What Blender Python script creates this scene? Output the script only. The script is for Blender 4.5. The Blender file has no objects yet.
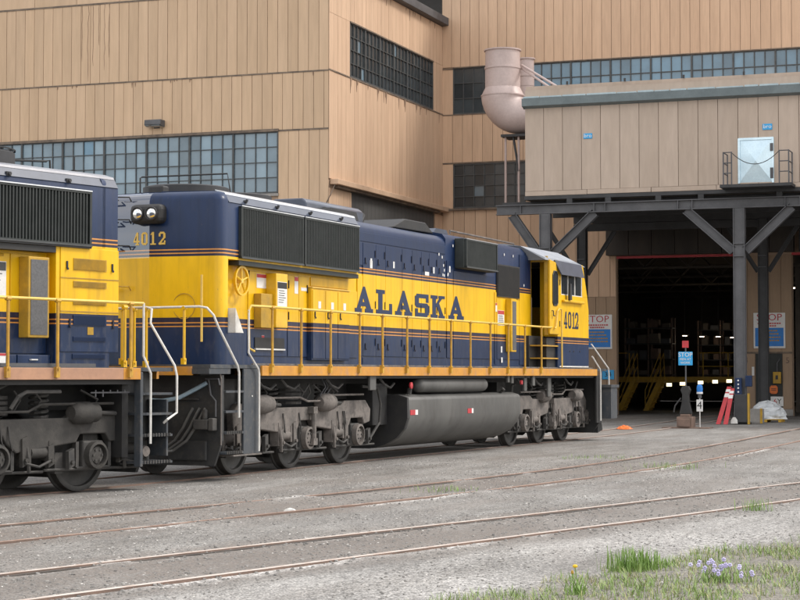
import bpy, math, random
from mathutils import Vector, Matrix, noise
random.seed(7)
R = math.radians
sc = bpy.context.scene
col = sc.collection

# ------------------------------------------------------------------ camera, sky, sun, exposure
YAW = R(20.15); FPX = 1880.0; CAMH = 1.65
cam_d = bpy.data.cameras.new('camera'); cam = bpy.data.objects.new('camera', cam_d); col.objects.link(cam)
cam_d.sensor_width = 36; cam_d.lens = 36 * FPX / 800; cam_d.clip_start = .1; cam_d.clip_end = 4000
cam.location = (0, 0, CAMH)
cam.rotation_euler = (math.pi / 2 + math.atan(75.8 / FPX), 0, YAW - math.pi / 2)
sc.camera = cam

SUN_EL, SUN_AZ = R(47), R(-60)          # azimuth measured from +X, counter-clockwise
sun_d = bpy.data.lights.new('sun', 'SUN'); sun = bpy.data.objects.new('sun', sun_d); col.objects.link(sun)
sun_d.energy = 1.5; sun_d.angle = R(14); sun_d.color = (1, .95, .87)
sv = Vector((math.cos(SUN_EL) * math.cos(SUN_AZ), math.cos(SUN_EL) * math.sin(SUN_AZ), math.sin(SUN_EL)))
sun.rotation_euler = sv.to_track_quat('Z', 'Y').to_euler()
sun.location = (0, -20, 40)

w = bpy.data.worlds.new('World'); sc.world = w; w.use_nodes = True
wn = w.node_tree.nodes; wl = w.node_tree.links
bg = wn['Background']; bg.inputs[1].default_value = .14
sky = wn.new('ShaderNodeTexSky'); sky.sky_type = 'NISHITA'; sky.sun_disc = False
sky.sun_elevation = SUN_EL; sky.sun_rotation = math.pi / 2 - SUN_AZ; sky.air_density = 1.0; sky.dust_density = 2.0
tc = wn.new('ShaderNodeTexCoord'); mp = wn.new('ShaderNodeMapping'); mp.inputs['Scale'].default_value = (1.6, 1.6, 3.4)
cn = wn.new('ShaderNodeTexNoise'); cn.inputs['Scale'].default_value = 1.5; cn.inputs['Detail'].default_value = 7
cr = wn.new('ShaderNodeValToRGB'); cr.color_ramp.elements[0].position = .38; cr.color_ramp.elements[1].position = .60
cr.color_ramp.elements[0].color = (.35, .35, .35, 1)
mx = wn.new('ShaderNodeMixRGB'); mx.inputs[2].default_value = (7.9, 7.7, 7.4, 1)
wl.new(tc.outputs['Generated'], mp.inputs[0]); wl.new(mp.outputs[0], cn.inputs['Vector']); wl.new(cn.outputs[0], cr.inputs[0])
wl.new(cr.outputs[0], mx.inputs[0]); wl.new(sky.outputs[0], mx.inputs[1]); wl.new(mx.outputs[0], bg.inputs[0])

sc.view_settings.view_transform = 'Standard'; sc.view_settings.look = 'None'
sc.view_settings.gamma = 1; sc.view_settings.use_curve_mapping = False
sc.view_settings.exposure = .78

# ------------------------------------------------------------------ materials
MATS = {}
def newmat(name):
    m = bpy.data.materials.new(name); m.use_nodes = True; MATS[name] = m
    return m, m.node_tree.nodes, m.node_tree.links, m.node_tree.nodes['Principled BSDF']
def c4(c): return (c[0], c[1], c[2], 1)
def noise_col(n, l, vec, scale, a, b, lo=.35, hi=.65, detail=5, rough=.6):
    t = n.new('ShaderNodeTexNoise'); t.inputs['Scale'].default_value = scale; t.inputs['Detail'].default_value = detail
    t.inputs['Roughness'].default_value = rough
    l.new(vec, t.inputs['Vector'])
    r = n.new('ShaderNodeValToRGB'); r.color_ramp.elements[0].position = lo; r.color_ramp.elements[1].position = hi
    r.color_ramp.elements[0].color = c4(a); r.color_ramp.elements[1].color = c4(b); l.new(t.outputs[0], r.inputs[0])
    return r.outputs[0], t.outputs[0]
def mixn(n, l, mode, fac, a, b):
    m = n.new('ShaderNodeMixRGB'); m.blend_type = mode
    if isinstance(fac, (int, float)): m.inputs[0].default_value = fac
    else: l.new(fac, m.inputs[0])
    for i, v in ((1, a), (2, b)):
        if isinstance(v, tuple): m.inputs[i].default_value = c4(v)
        else: l.new(v, m.inputs[i])
    return m.outputs[0]
def coords(n, l, stretch=(1, 1, 1), rnd=False):
    t = n.new('ShaderNodeTexCoord'); m = n.new('ShaderNodeMapping'); m.inputs['Scale'].default_value = stretch
    l.new(t.outputs['Object'], m.inputs[0])
    if rnd:
        oi = n.new('ShaderNodeObjectInfo'); mu = n.new('ShaderNodeMath'); mu.operation = 'MULTIPLY'; mu.inputs[1].default_value = 60
        l.new(oi.outputs['Random'], mu.inputs[0]); l.new(mu.outputs[0], m.inputs['Location'])
        return m.outputs[0], oi.outputs['Random']
    return m.outputs[0], None
def bump(n, l, b, h, strength, dist=.02):
    k = n.new('ShaderNodeBump'); k.inputs['Strength'].default_value = strength; k.inputs['Distance'].default_value = dist
    l.new(h, k.inputs['Height']); l.new(k.outputs[0], b.inputs['Normal'])
def mat(name, a, b=None, rough=.6, metal=0, scale=4, stretch=(1, 1, 1), rnd=False, grime=None, coat=0, bmp=0, spec=.5, rvar=.12):
    m, n, l, p = newmat(name)
    if b is None: b = tuple(x * .78 for x in a)
    v, rn = coords(n, l, stretch, rnd)
    c, f = noise_col(n, l, v, scale, a, b)
    c2, f2 = noise_col(n, l, v, scale * 7, (1, 1, 1), (.86, .86, .86), .3, .75)
    c = mixn(n, l, 'MULTIPLY', 1, c, c2)
    if rn is not None:
        hv = n.new('ShaderNodeMapRange'); hv.inputs['To Min'].default_value = 1 - rvar; hv.inputs['To Max'].default_value = 1 + rvar * .5
        l.new(rn, hv.inputs[0]); g = n.new('ShaderNodeCombineXYZ')
        for i in range(3): l.new(hv.outputs[0], g.inputs[i])
        c = mixn(n, l, 'MULTIPLY', 1, c, g.outputs[0])
    if grime:
        gm, gf = noise_col(n, l, v, scale * 2.3, (0, 0, 0), (1, 1, 1), .52, .72)
        c = mixn(n, l, 'MIX', gm, c, grime)
    l.new(c, p.inputs['Base Color']); p.inputs['Roughness'].default_value = rough; p.inputs['Metallic'].default_value = metal
    p.inputs['Coat Weight'].default_value = coat; p.inputs['Coat Roughness'].default_value = .12
    p.inputs['Specular IOR Level'].default_value = spec
    if bmp: bump(n, l, p, f2, bmp)
    return m

BLUE = (.006, .021, .070); BLUE2 = (.009, .026, .078); YEL = (.79, .465, .005); YEL2 = (.69, .395, .007); ORG = (.62, .27, .06); NAVY = (.022, .020, .045)
def livery(name, top_blue=True, dust=.12, gloss=False):
    m, n, l, p = newmat(name)
    t = n.new('ShaderNodeTexCoord'); s = n.new('ShaderNodeSeparateXYZ'); l.new(t.outputs['Object'], s.inputs[0])
    d = n.new('ShaderNodeMath'); d.operation = 'DIVIDE'; d.inputs[1].default_value = 5; l.new(s.outputs[2], d.inputs[0])
    r = n.new('ShaderNodeValToRGB'); cr = r.color_ramp; cr.interpolation = 'CONSTANT'
    st = [(0, BLUE2), (2.43, ORG), (2.455, NAVY), (2.49, ORG), (2.515, NAVY), (2.595, YEL)]
    if top_blue: st += [(3.575, NAVY), (3.63, ORG), (3.652, NAVY), (3.68, ORG), (3.702, BLUE)]
    while len(cr.elements) < len(st): cr.elements.new(.5)
    for e, (z, c) in zip(cr.elements, st): e.position = z / 5
    for e, (z, c) in zip(cr.elements, st): e.color = c4(c)
    l.new(d.outputs[0], r.inputs[0])
    v, _ = coords(n, l, (1, 1, .35))
    g, f = noise_col(n, l, v, 2.2, (1, 1, 1), (.80, .79, .78), .4, .7)
    c = mixn(n, l, 'MULTIPLY', 1, r.outputs[0], g)
    g2, f2 = noise_col(n, l, v, 9, (0, 0, 0), (1, 1, 1), .5, .85, 8)
    # road dust: settles thicker low on the body
    mr = n.new('ShaderNodeMapRange'); mr.inputs['From Min'].default_value = 1.7; mr.inputs['From Max'].default_value = 3.2
    mr.inputs['To Min'].default_value = dust * 2.2; mr.inputs['To Max'].default_value = dust * .35; l.new(s.outputs[2], mr.inputs[0])
    mm = n.new('ShaderNodeMath'); mm.operation = 'MULTIPLY'; l.new(mr.outputs[0], mm.inputs[0]); l.new(g2, mm.inputs[1])
    c = mixn(n, l, 'MIX', mm.outputs[0], c, (.20, .18, .16))
    v3, _ = coords(n, l, (5, 5, .22)); g3, f3 = noise_col(n, l, v3, 2.0, (1, 1, 1), (.70, .67, .64), .50, .78, 6)
    c = mixn(n, l, 'MULTIPLY', .8, c, g3)
    g4, f4 = noise_col(n, l, v, 40, (0, 0, 0), (1, 1, 1), .68, .74, 3); mk = n.new('ShaderNodeMath'); mk.operation = 'MULTIPLY'; mk.inputs[1].default_value = .35; l.new(g4, mk.inputs[0])
    c = mixn(n, l, 'MIX', mk.outputs[0], c, (.11, .09, .075))
    l.new(c, p.inputs['Base Color']); p.inputs['Roughness'].default_value = .42; p.inputs['Specular IOR Level'].default_value = .28
    p.inputs['Coat Weight'].default_value = .12; p.inputs['Coat Roughness'].default_value = .14
    if gloss: p.inputs['Coat Weight'].default_value = 1; p.inputs['Coat Roughness'].default_value = .03; p.inputs['Coat IOR'].default_value = 2.1
    tt = n.new('ShaderNodeTexNoise'); tt.inputs['Scale'].default_value = 1.4; l.new(v, tt.inputs['Vector']); bump(n, l, p, tt.outputs[0], .25, .03)
    return m
LIV = livery('locomotive_livery'); LIVC = livery('cab_livery', False); LIVD = livery('dusty_livery', True, .24); LIVG = livery('sky_reflect_livery', True, .06, True)  # the last livery gets extra coat gloss to imitate a sky reflection
YELM = mat('yellow_paint', YEL, YEL2, .42, coat=.2, scale=2)
BLUEM = mat('blue_paint', BLUE, BLUE2, .45, coat=.1, scale=2, spec=.3)
ROOFM = mat('roof_paint', (.055, .068, .105), (.036, .047, .075), .36, scale=3, coat=.3)
HILITE_DULL = mat('dull_edge_highlight', (.25, .25, .27), (.19, .19, .21), .4, metal=.3, scale=3)  # duller version for the weaker roof-edge highlight on the trailing locomotive
HILITE = mat('edge_highlight_metal', (.72, .73, .75), (.62, .63, .66), .28, metal=.8, scale=3)  # pale metal stands in for the sky highlight on the roof edge
ORGM = mat('orange_sill', (.62, .29, .035), (.50, .22, .03), .5, scale=2, grime=(.42, .22, .10))
FADED = mat('faded_sill', (.46, .25, .15), (.36, .20, .13), .6, scale=2)
CREAM = mat('rail_cream', (.80, .54, .12), (.70, .46, .09), .45, scale=3)
STANM = mat('stanchion_paint', (.62, .35, .03), (.40, .22, .04), .5, scale=6)
WHITE = mat('white_paint', (.74, .73, .70), (.6, .58, .55), .5, scale=5)
LABELW = mat('label_white', (.78, .77, .75), (.7, .69, .68), .6, scale=9)
RED = mat('red_paint', (.55, .04, .05), (.42, .03, .04), .5)
BLACK = mat('black_paint', (.018, .018, .020), (.028, .027, .026), .6, scale=5)
GRILLE = mat('radiator_grille', (.016, .021, .020), (.026, .031, .030), .55, scale=5)
SLATE = mat('slate_step_plate', (.040, .048, .060), (.060, .066, .074), .55, scale=4, grime=(.09, .085, .08))
DUST = mat('dusty_truck', (.20, .175, .160), (.12, .108, .10), .85, scale=4, grime=(.07, .065, .06), bmp=.25)
TRUCK_SHADED = mat('shaded_truck', (.062, .057, .052), (.036, .034, .032), .8, scale=4, grime=(.035, .033, .031), bmp=.25)  # darker copy of the truck colour, for the shaded trailing locomotive
PILOT = mat('pilot_black', (.024, .025, .027), (.036, .036, .036), .6, scale=4, grime=(.05, .048, .045))
DARKD = mat('dark_running_gear', (.075, .070, .066), (.040, .039, .038), .8, scale=5, bmp=.2)
WHEELM = mat('wheel_steel', (.062, .058, .055), (.034, .033, .032), .6, scale=6)
TANK = mat('fuel_tank_grey', (.118, .116, .111), (.082, .081, .078), .6, scale=1.2, stretch=(1, 1, .4), grime=(.065, .062, .058))
MESHG = mat('filter_mesh', (.13, .13, .135), (.09, .09, .095), .7, scale=30)
OLIVE = mat('dirty_and_shaded_yellow', (.52, .30, .02), (.36, .22, .03), .6, scale=4)
LENS, _n, _l, _p = newmat('lamp_lens'); _p.inputs['Base Color'].default_value = (.75, .75, .73, 1); _p.inputs['Roughness'].default_value = .08; _p.inputs['Metallic'].default_value = .85
CABG, _n, _l, _p = newmat('cab_glass'); _p.inputs['Base Color'].default_value = (.03, .035, .04, 1); _p.inputs['Roughness'].default_value = .06

SIDING = mat('tan_siding', (.59, .418, .278), (.54, .378, .245), .72, scale=.9, stretch=(1, 1, .12), rnd=True, rvar=.075, bmp=.06)
SIDING2 = mat('tan_side_siding', (.61, .42, .285), (.54, .365, .245), .70, scale=1.6, stretch=(1, 1, .1), rnd=True, rvar=.05, bmp=.06)
ANNEXM = mat('taupe_panel', (.475, .38, .31), (.43, .34, .272), .7, scale=.8, stretch=(1, 1, .2), rnd=True, rvar=.07, bmp=.05)
SEAM = mat('seam_dark', (.40, .285, .20), (.33, .23, .165), .8)
FLASH = mat('flashing_dark', (.10, .075, .06), (.2, .15, .11), .7, scale=3)
STREAK = mat('rust_streak', (.25, .165, .115), (.33, .225, .155), .8, scale=4)
MULL = mat('window_mullion', (.075, .080, .082), (.05, .053, .055), .6)
GUTT = mat('gutter_bluegrey', (.155, .19, .20), (.12, .15, .16), .5, scale=2)
GUTL = mat('gutter_lip', (.42, .52, .56), (.34, .43, .47), .4, scale=4)
STEEL = mat('painted_steel', (.10, .10, .108), (.072, .072, .078), .6, scale=2)
STEELD = mat('dark_steel', (.045, .045, .048), (.03, .03, .032), .7, scale=2)
DUCTM = mat('duct_pink_grey', (.50, .405, .385), (.45, .36, .34), .5, scale=2)
SHEET = mat('galvanised_sheet', (.62, .76, .84), (.54, .68, .76), .32, metal=.7, scale=3)
DOORG = mat('corrugated_door', (.085, .085, .085), (.06, .06, .06), .7, scale=2, stretch=(1, 1, .1))
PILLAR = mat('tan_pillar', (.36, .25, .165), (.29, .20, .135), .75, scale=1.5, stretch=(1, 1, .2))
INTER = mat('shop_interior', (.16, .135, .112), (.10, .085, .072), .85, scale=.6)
CONC = mat('concrete', (.30, .28, .26), (.22, .21, .20), .85, scale=2, bmp=.1)
SIGNB = mat('sign_blue', (.012, .20, .62), (.012, .17, .54), .5)
SIGNL = mat('sign_light_blue', (.03, .36, .72), (.03, .32, .66), .5)
RUST = mat('rail_rust', (.20, .13, .10), (.13, .09, .072), .75, scale=3)
RAILR = mat('rusty_rail_head', (.34, .22, .165), (.24, .15, .115), .6, scale=1.2, grime=(.50, .42, .37))
RAILT = mat('rail_head', (.56, .47, .42), (.66, .59, .54), .4, scale=1.5, grime=(.36, .24, .18))
FLANGE = mat('flangeway_dirt', (.085, .072, .062), (.05, .044, .04), .9, scale=6)
DGREEN = mat('dark_door', (.022, .026, .025), (.03, .032, .03), .7)
HOSE = mat('rubber_hose', (.05, .055, .06), (.09, .1, .11), .5)
HOSEB = mat('blue_hose', (.20, .30, .38), (.30, .38, .44), .4)
PLAST = mat('plastic_sheeting', (.66, .68, .70), (.50, .53, .56), .35, scale=3, bmp=.2)
BOXO = mat('orange_plastic', (.75, .17, .02), (.6, .13, .02), .5)

def glassmat(name, a, b, rough, spec, metal=0.):
    m, n, l, p = newmat(name)
    v, rn = coords(n, l, (1, 1, 1), True)
    c, f = noise_col(n, l, v, 1.2, a, b, .3, .7)
    mr = n.new('ShaderNodeMapRange'); mr.inputs['To Min'].default_value = .60; mr.inputs['To Max'].default_value = 1.22; l.new(rn, mr.inputs[0])
    g = n.new('ShaderNodeCombineXYZ')
    for i in range(3): l.new(mr.outputs[0], g.inputs[i])
    l.new(mixn(n, l, 'MULTIPLY', 1, c, g.outputs[0]), p.inputs['Base Color'])
    p.inputs['Roughness'].default_value = rough; p.inputs['Specular IOR Level'].default_value = spec; p.inputs['Metallic'].default_value = metal
    t = n.new('ShaderNodeTexNoise'); t.inputs['Scale'].default_value = 2.2; l.new(v, t.inputs['Vector']); bump(n, l, p, t.outputs[0], .18, .02)
    return m
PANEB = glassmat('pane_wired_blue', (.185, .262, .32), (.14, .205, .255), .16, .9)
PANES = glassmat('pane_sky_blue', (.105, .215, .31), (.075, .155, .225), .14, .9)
PANED = glassmat('pane_grimy_dark', (.050, .060, .066), (.032, .040, .046), .25, .6)
def emis(name, c, s):
    m, n, l, p = newmat(name); p.inputs['Base Color'].default_value = c4(c); p.inputs['Emission Color'].default_value = c4(c); p.inputs['Emission Strength'].default_value = s
    return m
LAMPY = emis('lit_lamp_yellow', (1, .80, .42), 2.2); LAMPW = emis('lit_lamp_white', (1, .80, .60), 2.5)

# ------------------------------------------------------------------ mesh builder
SH = Vector((0, 0, 0))
class MB:
    def __init__(s): s.v = []; s.f = []
    def add(s, vs, fs):
        o = len(s.v); s.v += [tuple(x) for x in vs]; s.f += [tuple(i + o for i in f) for f in fs]; return s
    def box(s, x0, x1, y0, y1, z0, z1):
        v = [(x, y, z) for z in (z0, z1) for y in (y0, y1) for x in (x0, x1)]
        return s.add(v, [(0, 2, 3, 1), (4, 5, 7, 6), (0, 1, 5, 4), (2, 6, 7, 3), (0, 4, 6, 2), (1, 3, 7, 5)])
    def prism(s, poly, ax, a, b):
        # poly of 2-D points; ax = axis of extrusion: 'x' -> (y,z), 'y' -> (x,z), 'z' -> (x,y)
        def p3(p, t): return {'x': (t, p[0], p[1]), 'y': (p[0], t, p[1]), 'z': (p[0], p[1], t)}[ax]
        n = len(poly); v = [p3(p, a) for p in poly] + [p3(p, b) for p in poly]
        f = [tuple(range(n)), tuple(range(2 * n - 1, n - 1, -1))] + [(i, i + n, (i + 1) % n + n, (i + 1) % n) for i in range(n)]
        return s.add(v, f)
    def tube(s, pts, r, n=8, caps=True):
        pts = [Vector(p) for p in pts]; rs = r if isinstance(r, (list, tuple)) else [r] * len(pts)
        v = []; f = []; up = None
        for i, p in enumerate(pts):
            t = (pts[min(i + 1, len(pts) - 1)] - pts[max(i - 1, 0)]).normalized()
            if up is None: up = Vector((0, 0, 1)) if abs(t.z) < .9 else Vector((0, 1, 0))
            a = t.cross(up); a = a.normalized() if a.length > 1e-5 else t.orthogonal().normalized(); b = t.cross(a).normalized(); up = -b if b.length else up
            up = a.cross(t)
            for k in range(n):
                q = 2 * math.pi * k / n; v.append(p + (a * math.cos(q) + b * math.sin(q)) * rs[i])
        for i in range(len(pts) - 1):
            for k in range(n): f.append((i * n + k, i * n + (k + 1) % n, (i + 1) * n + (k + 1) % n, (i + 1) * n + k))
        if caps: f.append(tuple(range(n - 1, -1, -1))); f.append(tuple(range((len(pts) - 1) * n, len(pts) * n)))
        return s.add(v, f)
    def cyl(s, p0, p1, r, n=16, r2=None): return s.tube([p0, p1], [r, r if r2 is None else r2], n)
    def lathe(s, prof, c, ax, n=24, closed=False):
        # prof: (radius, offset along axis)
        v = []; f = []; m = len(prof)
        for r, o in prof:
            for k in range(n):
                q = 2 * math.pi * k / n; a, b = r * math.cos(q), r * math.sin(q)
                v.append({'x': (c[0] + o, c[1] + a, c[2] + b), 'y': (c[0] + a, c[1] + o, c[2] + b), 'z': (c[0] + a, c[1] + b, c[2] + o)}[ax])
        for i in range(m - 1 + (1 if closed else 0)):
            j = (i + 1) % m
            for k in range(n): f.append((i * n + k, i * n + (k + 1) % n, j * n + (k + 1) % n, j * n + k))
        if not closed: f.append(tuple(range(n - 1, -1, -1))); f.append(tuple(range((m - 1) * n, m * n)))
        return s.add(v, f)
    def mesh(s, name):
        me = bpy.data.meshes.new(name); me.from_pydata([(x - SH.x, y - SH.y, z - SH.z) for x, y, z in s.v], [], s.f); me.update(); return me
    def build(s, name, m, parent=None, smooth=False, bevel=0., label=None, segs=2):
        me = s.mesh(name); me.materials.append(m)
        if smooth:
            for p in me.polygons: p.use_smooth = True
            me.set_sharp_from_angle(angle=R(38))
        o = bpy.data.objects.new(name, me); col.objects.link(o); o.parent = parent
        if bevel:
            b = o.modifiers.new('edge', 'BEVEL'); b.width = bevel; b.segments = segs; b.limit_method = 'ANGLE'; b.angle_limit = R(40)
        if label: o['label'] = label
        return o
def tag(o, label, cat, group=None):
    o['label'] = label; o['category'] = cat
    if group: o['group'] = group
    return o
def struct(o): o['kind'] = 'structure'; return o
def empty(name, loc, rz=0, label=None, cat=None, group=None):
    o = bpy.data.objects.new(name, None); col.objects.link(o); o.location = loc; o.rotation_euler = (0, 0, rz); o.empty_display_size = .3
    if label: tag(o, label, cat, group)
    return o
def inst(me, name, parent, loc, rz=0):
    o = bpy.data.objects.new(name, me); col.objects.link(o); o.parent = parent; o.location = loc; o.rotation_euler = (0, 0, rz); return o
def bxm(name, m, *a):
    me = MB().box(*a).mesh(name); me.materials.append(m); return me
FONTC = {}
def text(name, body, size, m, parent, loc, rot, sx=1., ext=.002, align='CENTER'):
    cu = bpy.data.curves.new(name, 'FONT'); cu.body = body; cu.size = size; cu.extrude = ext; cu.align_x = align; cu.align_y = 'CENTER'; cu.resolution_u = 2
    t = bpy.data.objects.new(name, cu); col.objects.link(t)
    me = bpy.data.meshes.new_from_object(t); bpy.data.objects.remove(t); me.name = name
    me.materials.clear(); me.materials.append(m)
    o = bpy.data.objects.new(name, me); col.objects.link(o); o.parent = parent; o.location = loc; o.rotation_euler = rot; o.scale = (sx, 1, 1); return o
FACE_NY = (math.pi / 2, 0, 0)                       # reads from -Y
FACE_NX = (math.pi / 2, 0, -math.pi / 2)            # reads from -X

# slab letters in a unit cell
def rc(a, b, c, d): return [(a, c), (b, c), (b, d), (a, d)]
GLY = {
 'A': [[(.08, .1), (.28, .1), (.54, .78), (.50, 1.05), (.44, 1.05)], [(.46, 1.06), (.55, 1.06), (.93, .1), (.65, .1), (.43, .70)], rc(.22, .78, .26, .43), rc(0, .38, 0, .17), rc(.55, 1, 0, .17)],
 'L': [rc(.13, .40, 0, 1), rc(0, .54, .84, 1), rc(0, 1, 0, .17), rc(.82, 1, .05, .45)],
 'S': [[(.14, 1), (.97, 1), (.97, .82), (.05, .82)], rc(.78, .97, .64, .95), rc(.02, .29, .5, .9), [(.02, .60), (.86, .60), (.98, .50), (.98, .40), (.14, .40), (.02, .50)], rc(.71, .98, .1, .5), [(.03, 0), (.86, 0), (.95, .18), (.03, .18)], rc(.03, .22, .05, .36)],
 'K': [rc(.12, .38, 0, 1), rc(0, .50, .85, 1), rc(0, .50, 0, .15), [(.33, .42), (.36, .60), (.64, .92), (.86, .92)], [(.42, .55), (.60, .66), (.93, .08), (.66, .08)], rc(.56, 1, .88, 1), rc(.56, 1, 0, .12)],
 '4': [[(0, .3), (.14, .3), (.64, 1), (.5, 1)], rc(0, 1, .22, .36), rc(.5, .76, 0, 1), rc(.34, .92, 0, .1)],
 '0': [rc(0, .28, .14, .86), rc(.72, 1, .14, .86), [(0, .84), (1, .84), (.75, 1), (.25, 1)], [(.25, 0), (.75, 0), (1, .16), (0, .16)]],
 '1': [rc(.38, .66, 0, 1), rc(.1, .94, 0, .1), [(.10, .76), (.4, .8), (.4, 1)]],
 '2': [[(.04, .84), (.96, .84), (.78, 1), (.22, 1)], rc(0, .27, .64, .88), rc(.72, 1, .5, .88), [(.02, .1), (.32, .1), (1, .54), (.68, .54)], rc(0, 1, 0, .15), rc(.85, 1, .05, .32)],
}
def glyph(ch, x0, x1, z0, z1, y, m, parent, name='letter', d=.004, flip=False):
    b = MB()
    for i, p in enumerate(GLY[ch]):
        q = [(x0 + (x1 - x0) * a, z0 + (z1 - z0) * c) for a, c in p]
        b.prism(q, 'y', y, y - d - i * .0007)
    return b.build(name, m, parent)
def glyph_x(ch, y0, y1, z0, z1, x, m, parent, name='numeral', d=.004):
    b = MB()
    for i, p in enumerate(GLY[ch]):
        q = [(y0 + (y1 - y0) * a, z0 + (z1 - z0) * c) for a, c in p]
        b.prism(q, 'x', x(max(abs(y0), abs(y1))), x(min(abs(y0), abs(y1))) - d - i * .0007)
    return b.build(name, m, parent)

# ------------------------------------------------------------------ tracks and ground
def catmull(pts, step=.5):
    P = [Vector((p[0], p[1], p[2] if len(p) > 2 else 0)) for p in pts]; P = [P[0] * 2 - P[1]] + P + [P[-1] * 2 - P[-2]]; out = []
    for i in range(1, len(P) - 2):
        a, b, c, d = P[i - 1:i + 3]; n = max(2, int((c - b).length / step))
        for k in range(n):
            t = k / n; out.append(.5 * ((2 * b) + (c - a) * t + (2 * a - 5 * b + 4 * c - d) * t * t + (3 * b - a - 3 * c + d) * t ** 3))
    out.append(P[-2]); return out
L_O = Vector((.838, 15.828, 0)); L_H = R(-3.03); L_X = Vector((math.cos(L_H), math.sin(L_H), 0)); L_Y = Vector((-math.sin(L_H), math.cos(L_H), 0))
K_O = Vector((25.006, 14.712, -.055)); K_H = R(-15.35); K_X = Vector((math.cos(K_H), math.sin(K_H), 0)); K_Y = Vector((-math.sin(K_H), math.cos(K_H), 0))
def lp(s, y=0, z=0): return L_O + L_X * s + L_Y * y + Vector((0, 0, z))
def kp(s, y=0, z=0): return K_O + K_X * s + K_Y * y + Vector((0, 0, z))
T1 = catmull([kp(-40), kp(-26), kp(-14), kp(-7), kp(-1.5), lp(28, 0, -.02), lp(34), lp(40), lp(46), (56, 13.15, 0), (66, 13.5, 0), (78, 13.9, 0), (125, 14.1, 0)])
T2 = catmull([(-14, 17.6), (0, 14.6), (9, 12.5), (17.05, 10.72), (20.4, 10.02), (24.8, 9.12), (29.2, 8.46), (33.5, 8.02), (38.5, 7.78), (47, 7.68), (61, 7.8), (78, 7.8), (125, 7.8)])
T3 = catmull([(-10, 13.6), (0, 11.3), (8, 9.22), (12.7, 7.96), (17.9, 6.53), (22.5, 5.22), (27.5, 3.95), (36, 1.9), (60, -3), (100, -10)])
TRACKS = (T1, T2, T3)
def offs(line, d):
    o = []
    for i, p in enumerate(line):
        t = (line[min(i + 1, len(line) - 1)] - line[max(i - 1, 0)]); t.z = 0; t.normalize(); o.append(p + Vector((-t.y, t.x, 0)) * d)
    return o
def stripmesh(line, w0, w1, zt):
    b = MB(); n = len(line); v = []
    a, c = offs(line, w0), offs(line, w1)
    for p, q in zip(a, c): v += [p + Vector((0, 0, zt)), q + Vector((0, 0, zt)), q + Vector((0, 0, zt - .04)), p + Vector((0, 0, zt - .04))]
    f = [(i * 4 + k, i * 4 + (k + 1) % 4, i * 4 + 4 + (k + 1) % 4, i * 4 + 4 + k) for i in range(n - 1) for k in range(4)]
    return b.add(v, f + [(3, 2, 1, 0), tuple((n - 1) * 4 + k for k in (0, 1, 2, 3))])
def railmesh(line):
    prof = [(-.036, .011), (.036, .011), (.036, -.05), (-.036, -.05)]; b = MB(); n = len(line); v = []
    for i, p in enumerate(line):
        t = (line[min(i + 1, n - 1)] - line[max(i - 1, 0)]); t.z = 0; t.normalize(); s = Vector((-t.y, t.x, 0))
        for a, z in prof: v.append(p + s * a + Vector((0, 0, z)))
    f = [(i * 4 + k, i * 4 + (k + 1) % 4, i * 4 + 4 + (k + 1) % 4, i * 4 + 4 + k) for i in range(n - 1) for k in range(4)]
    f += [(0, 1, 2, 3), tuple((n - 1) * 4 + k for k in (3, 2, 1, 0))]
    return b.add(v, f)
for line, nm in ((T1, 'locomotive_track'), (T2, 'middle_track'), (T3, 'foreground_track')):
    base = empty(nm, (line[0].x, line[0].y, 0)); struct(base); SH = Vector((line[0].x, line[0].y, 0))
    for d in (-.752, .752):
        if line is not T1: stripmesh(line, d - math.copysign(.042, d), d - math.copysign(.10, d), -.002).build('flangeway', FLANGE, base)
        r = railmesh(offs(line, d)).build('rail', RUST, base); r.data.materials.append(RAILR if line is T2 else RAILT)
        for p in r.data.polygons:
            if p.center.z > .0 and abs(p.normal.z) > .7: p.material_index = 1
SH = Vector((0, 0, 0))

def near_track(x, y, line, cache={}):
    k = id(line)
    if k not in cache:
        cache[k] = [(p.x, p.y, p.z) for p in line]
    best = 1e9; bz = 0
    L = cache[k]
    # the lines run mostly along x: binary search window
    lo, hi = 0, len(L) - 1
    while hi - lo > 1:
        m = (lo + hi) // 2
        if L[m][0] < x: lo = m
        else: hi = m
    for i in range(max(0, lo - 8), min(len(L), lo + 10)):
        d = (L[i][0] - x) ** 2 + (L[i][1] - y) ** 2
        if d < best: best = d; bi = i
    i = min(bi, len(L) - 2); ax, ay, az = L[i]; bx, by, bz = L[i + 1]; tx, ty = bx - ax, by - ay; tl = math.hypot(tx, ty) or 1
    sd = (tx * (y - ay) - ty * (x - ax)) / tl
    if best > 16: sd = math.copysign(math.sqrt(best), sd)
    return sd, az
def fb(x, y, s, o=0): return noise.fractal(Vector((x * s, y * s, o)), 1., 2., 4)
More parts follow.
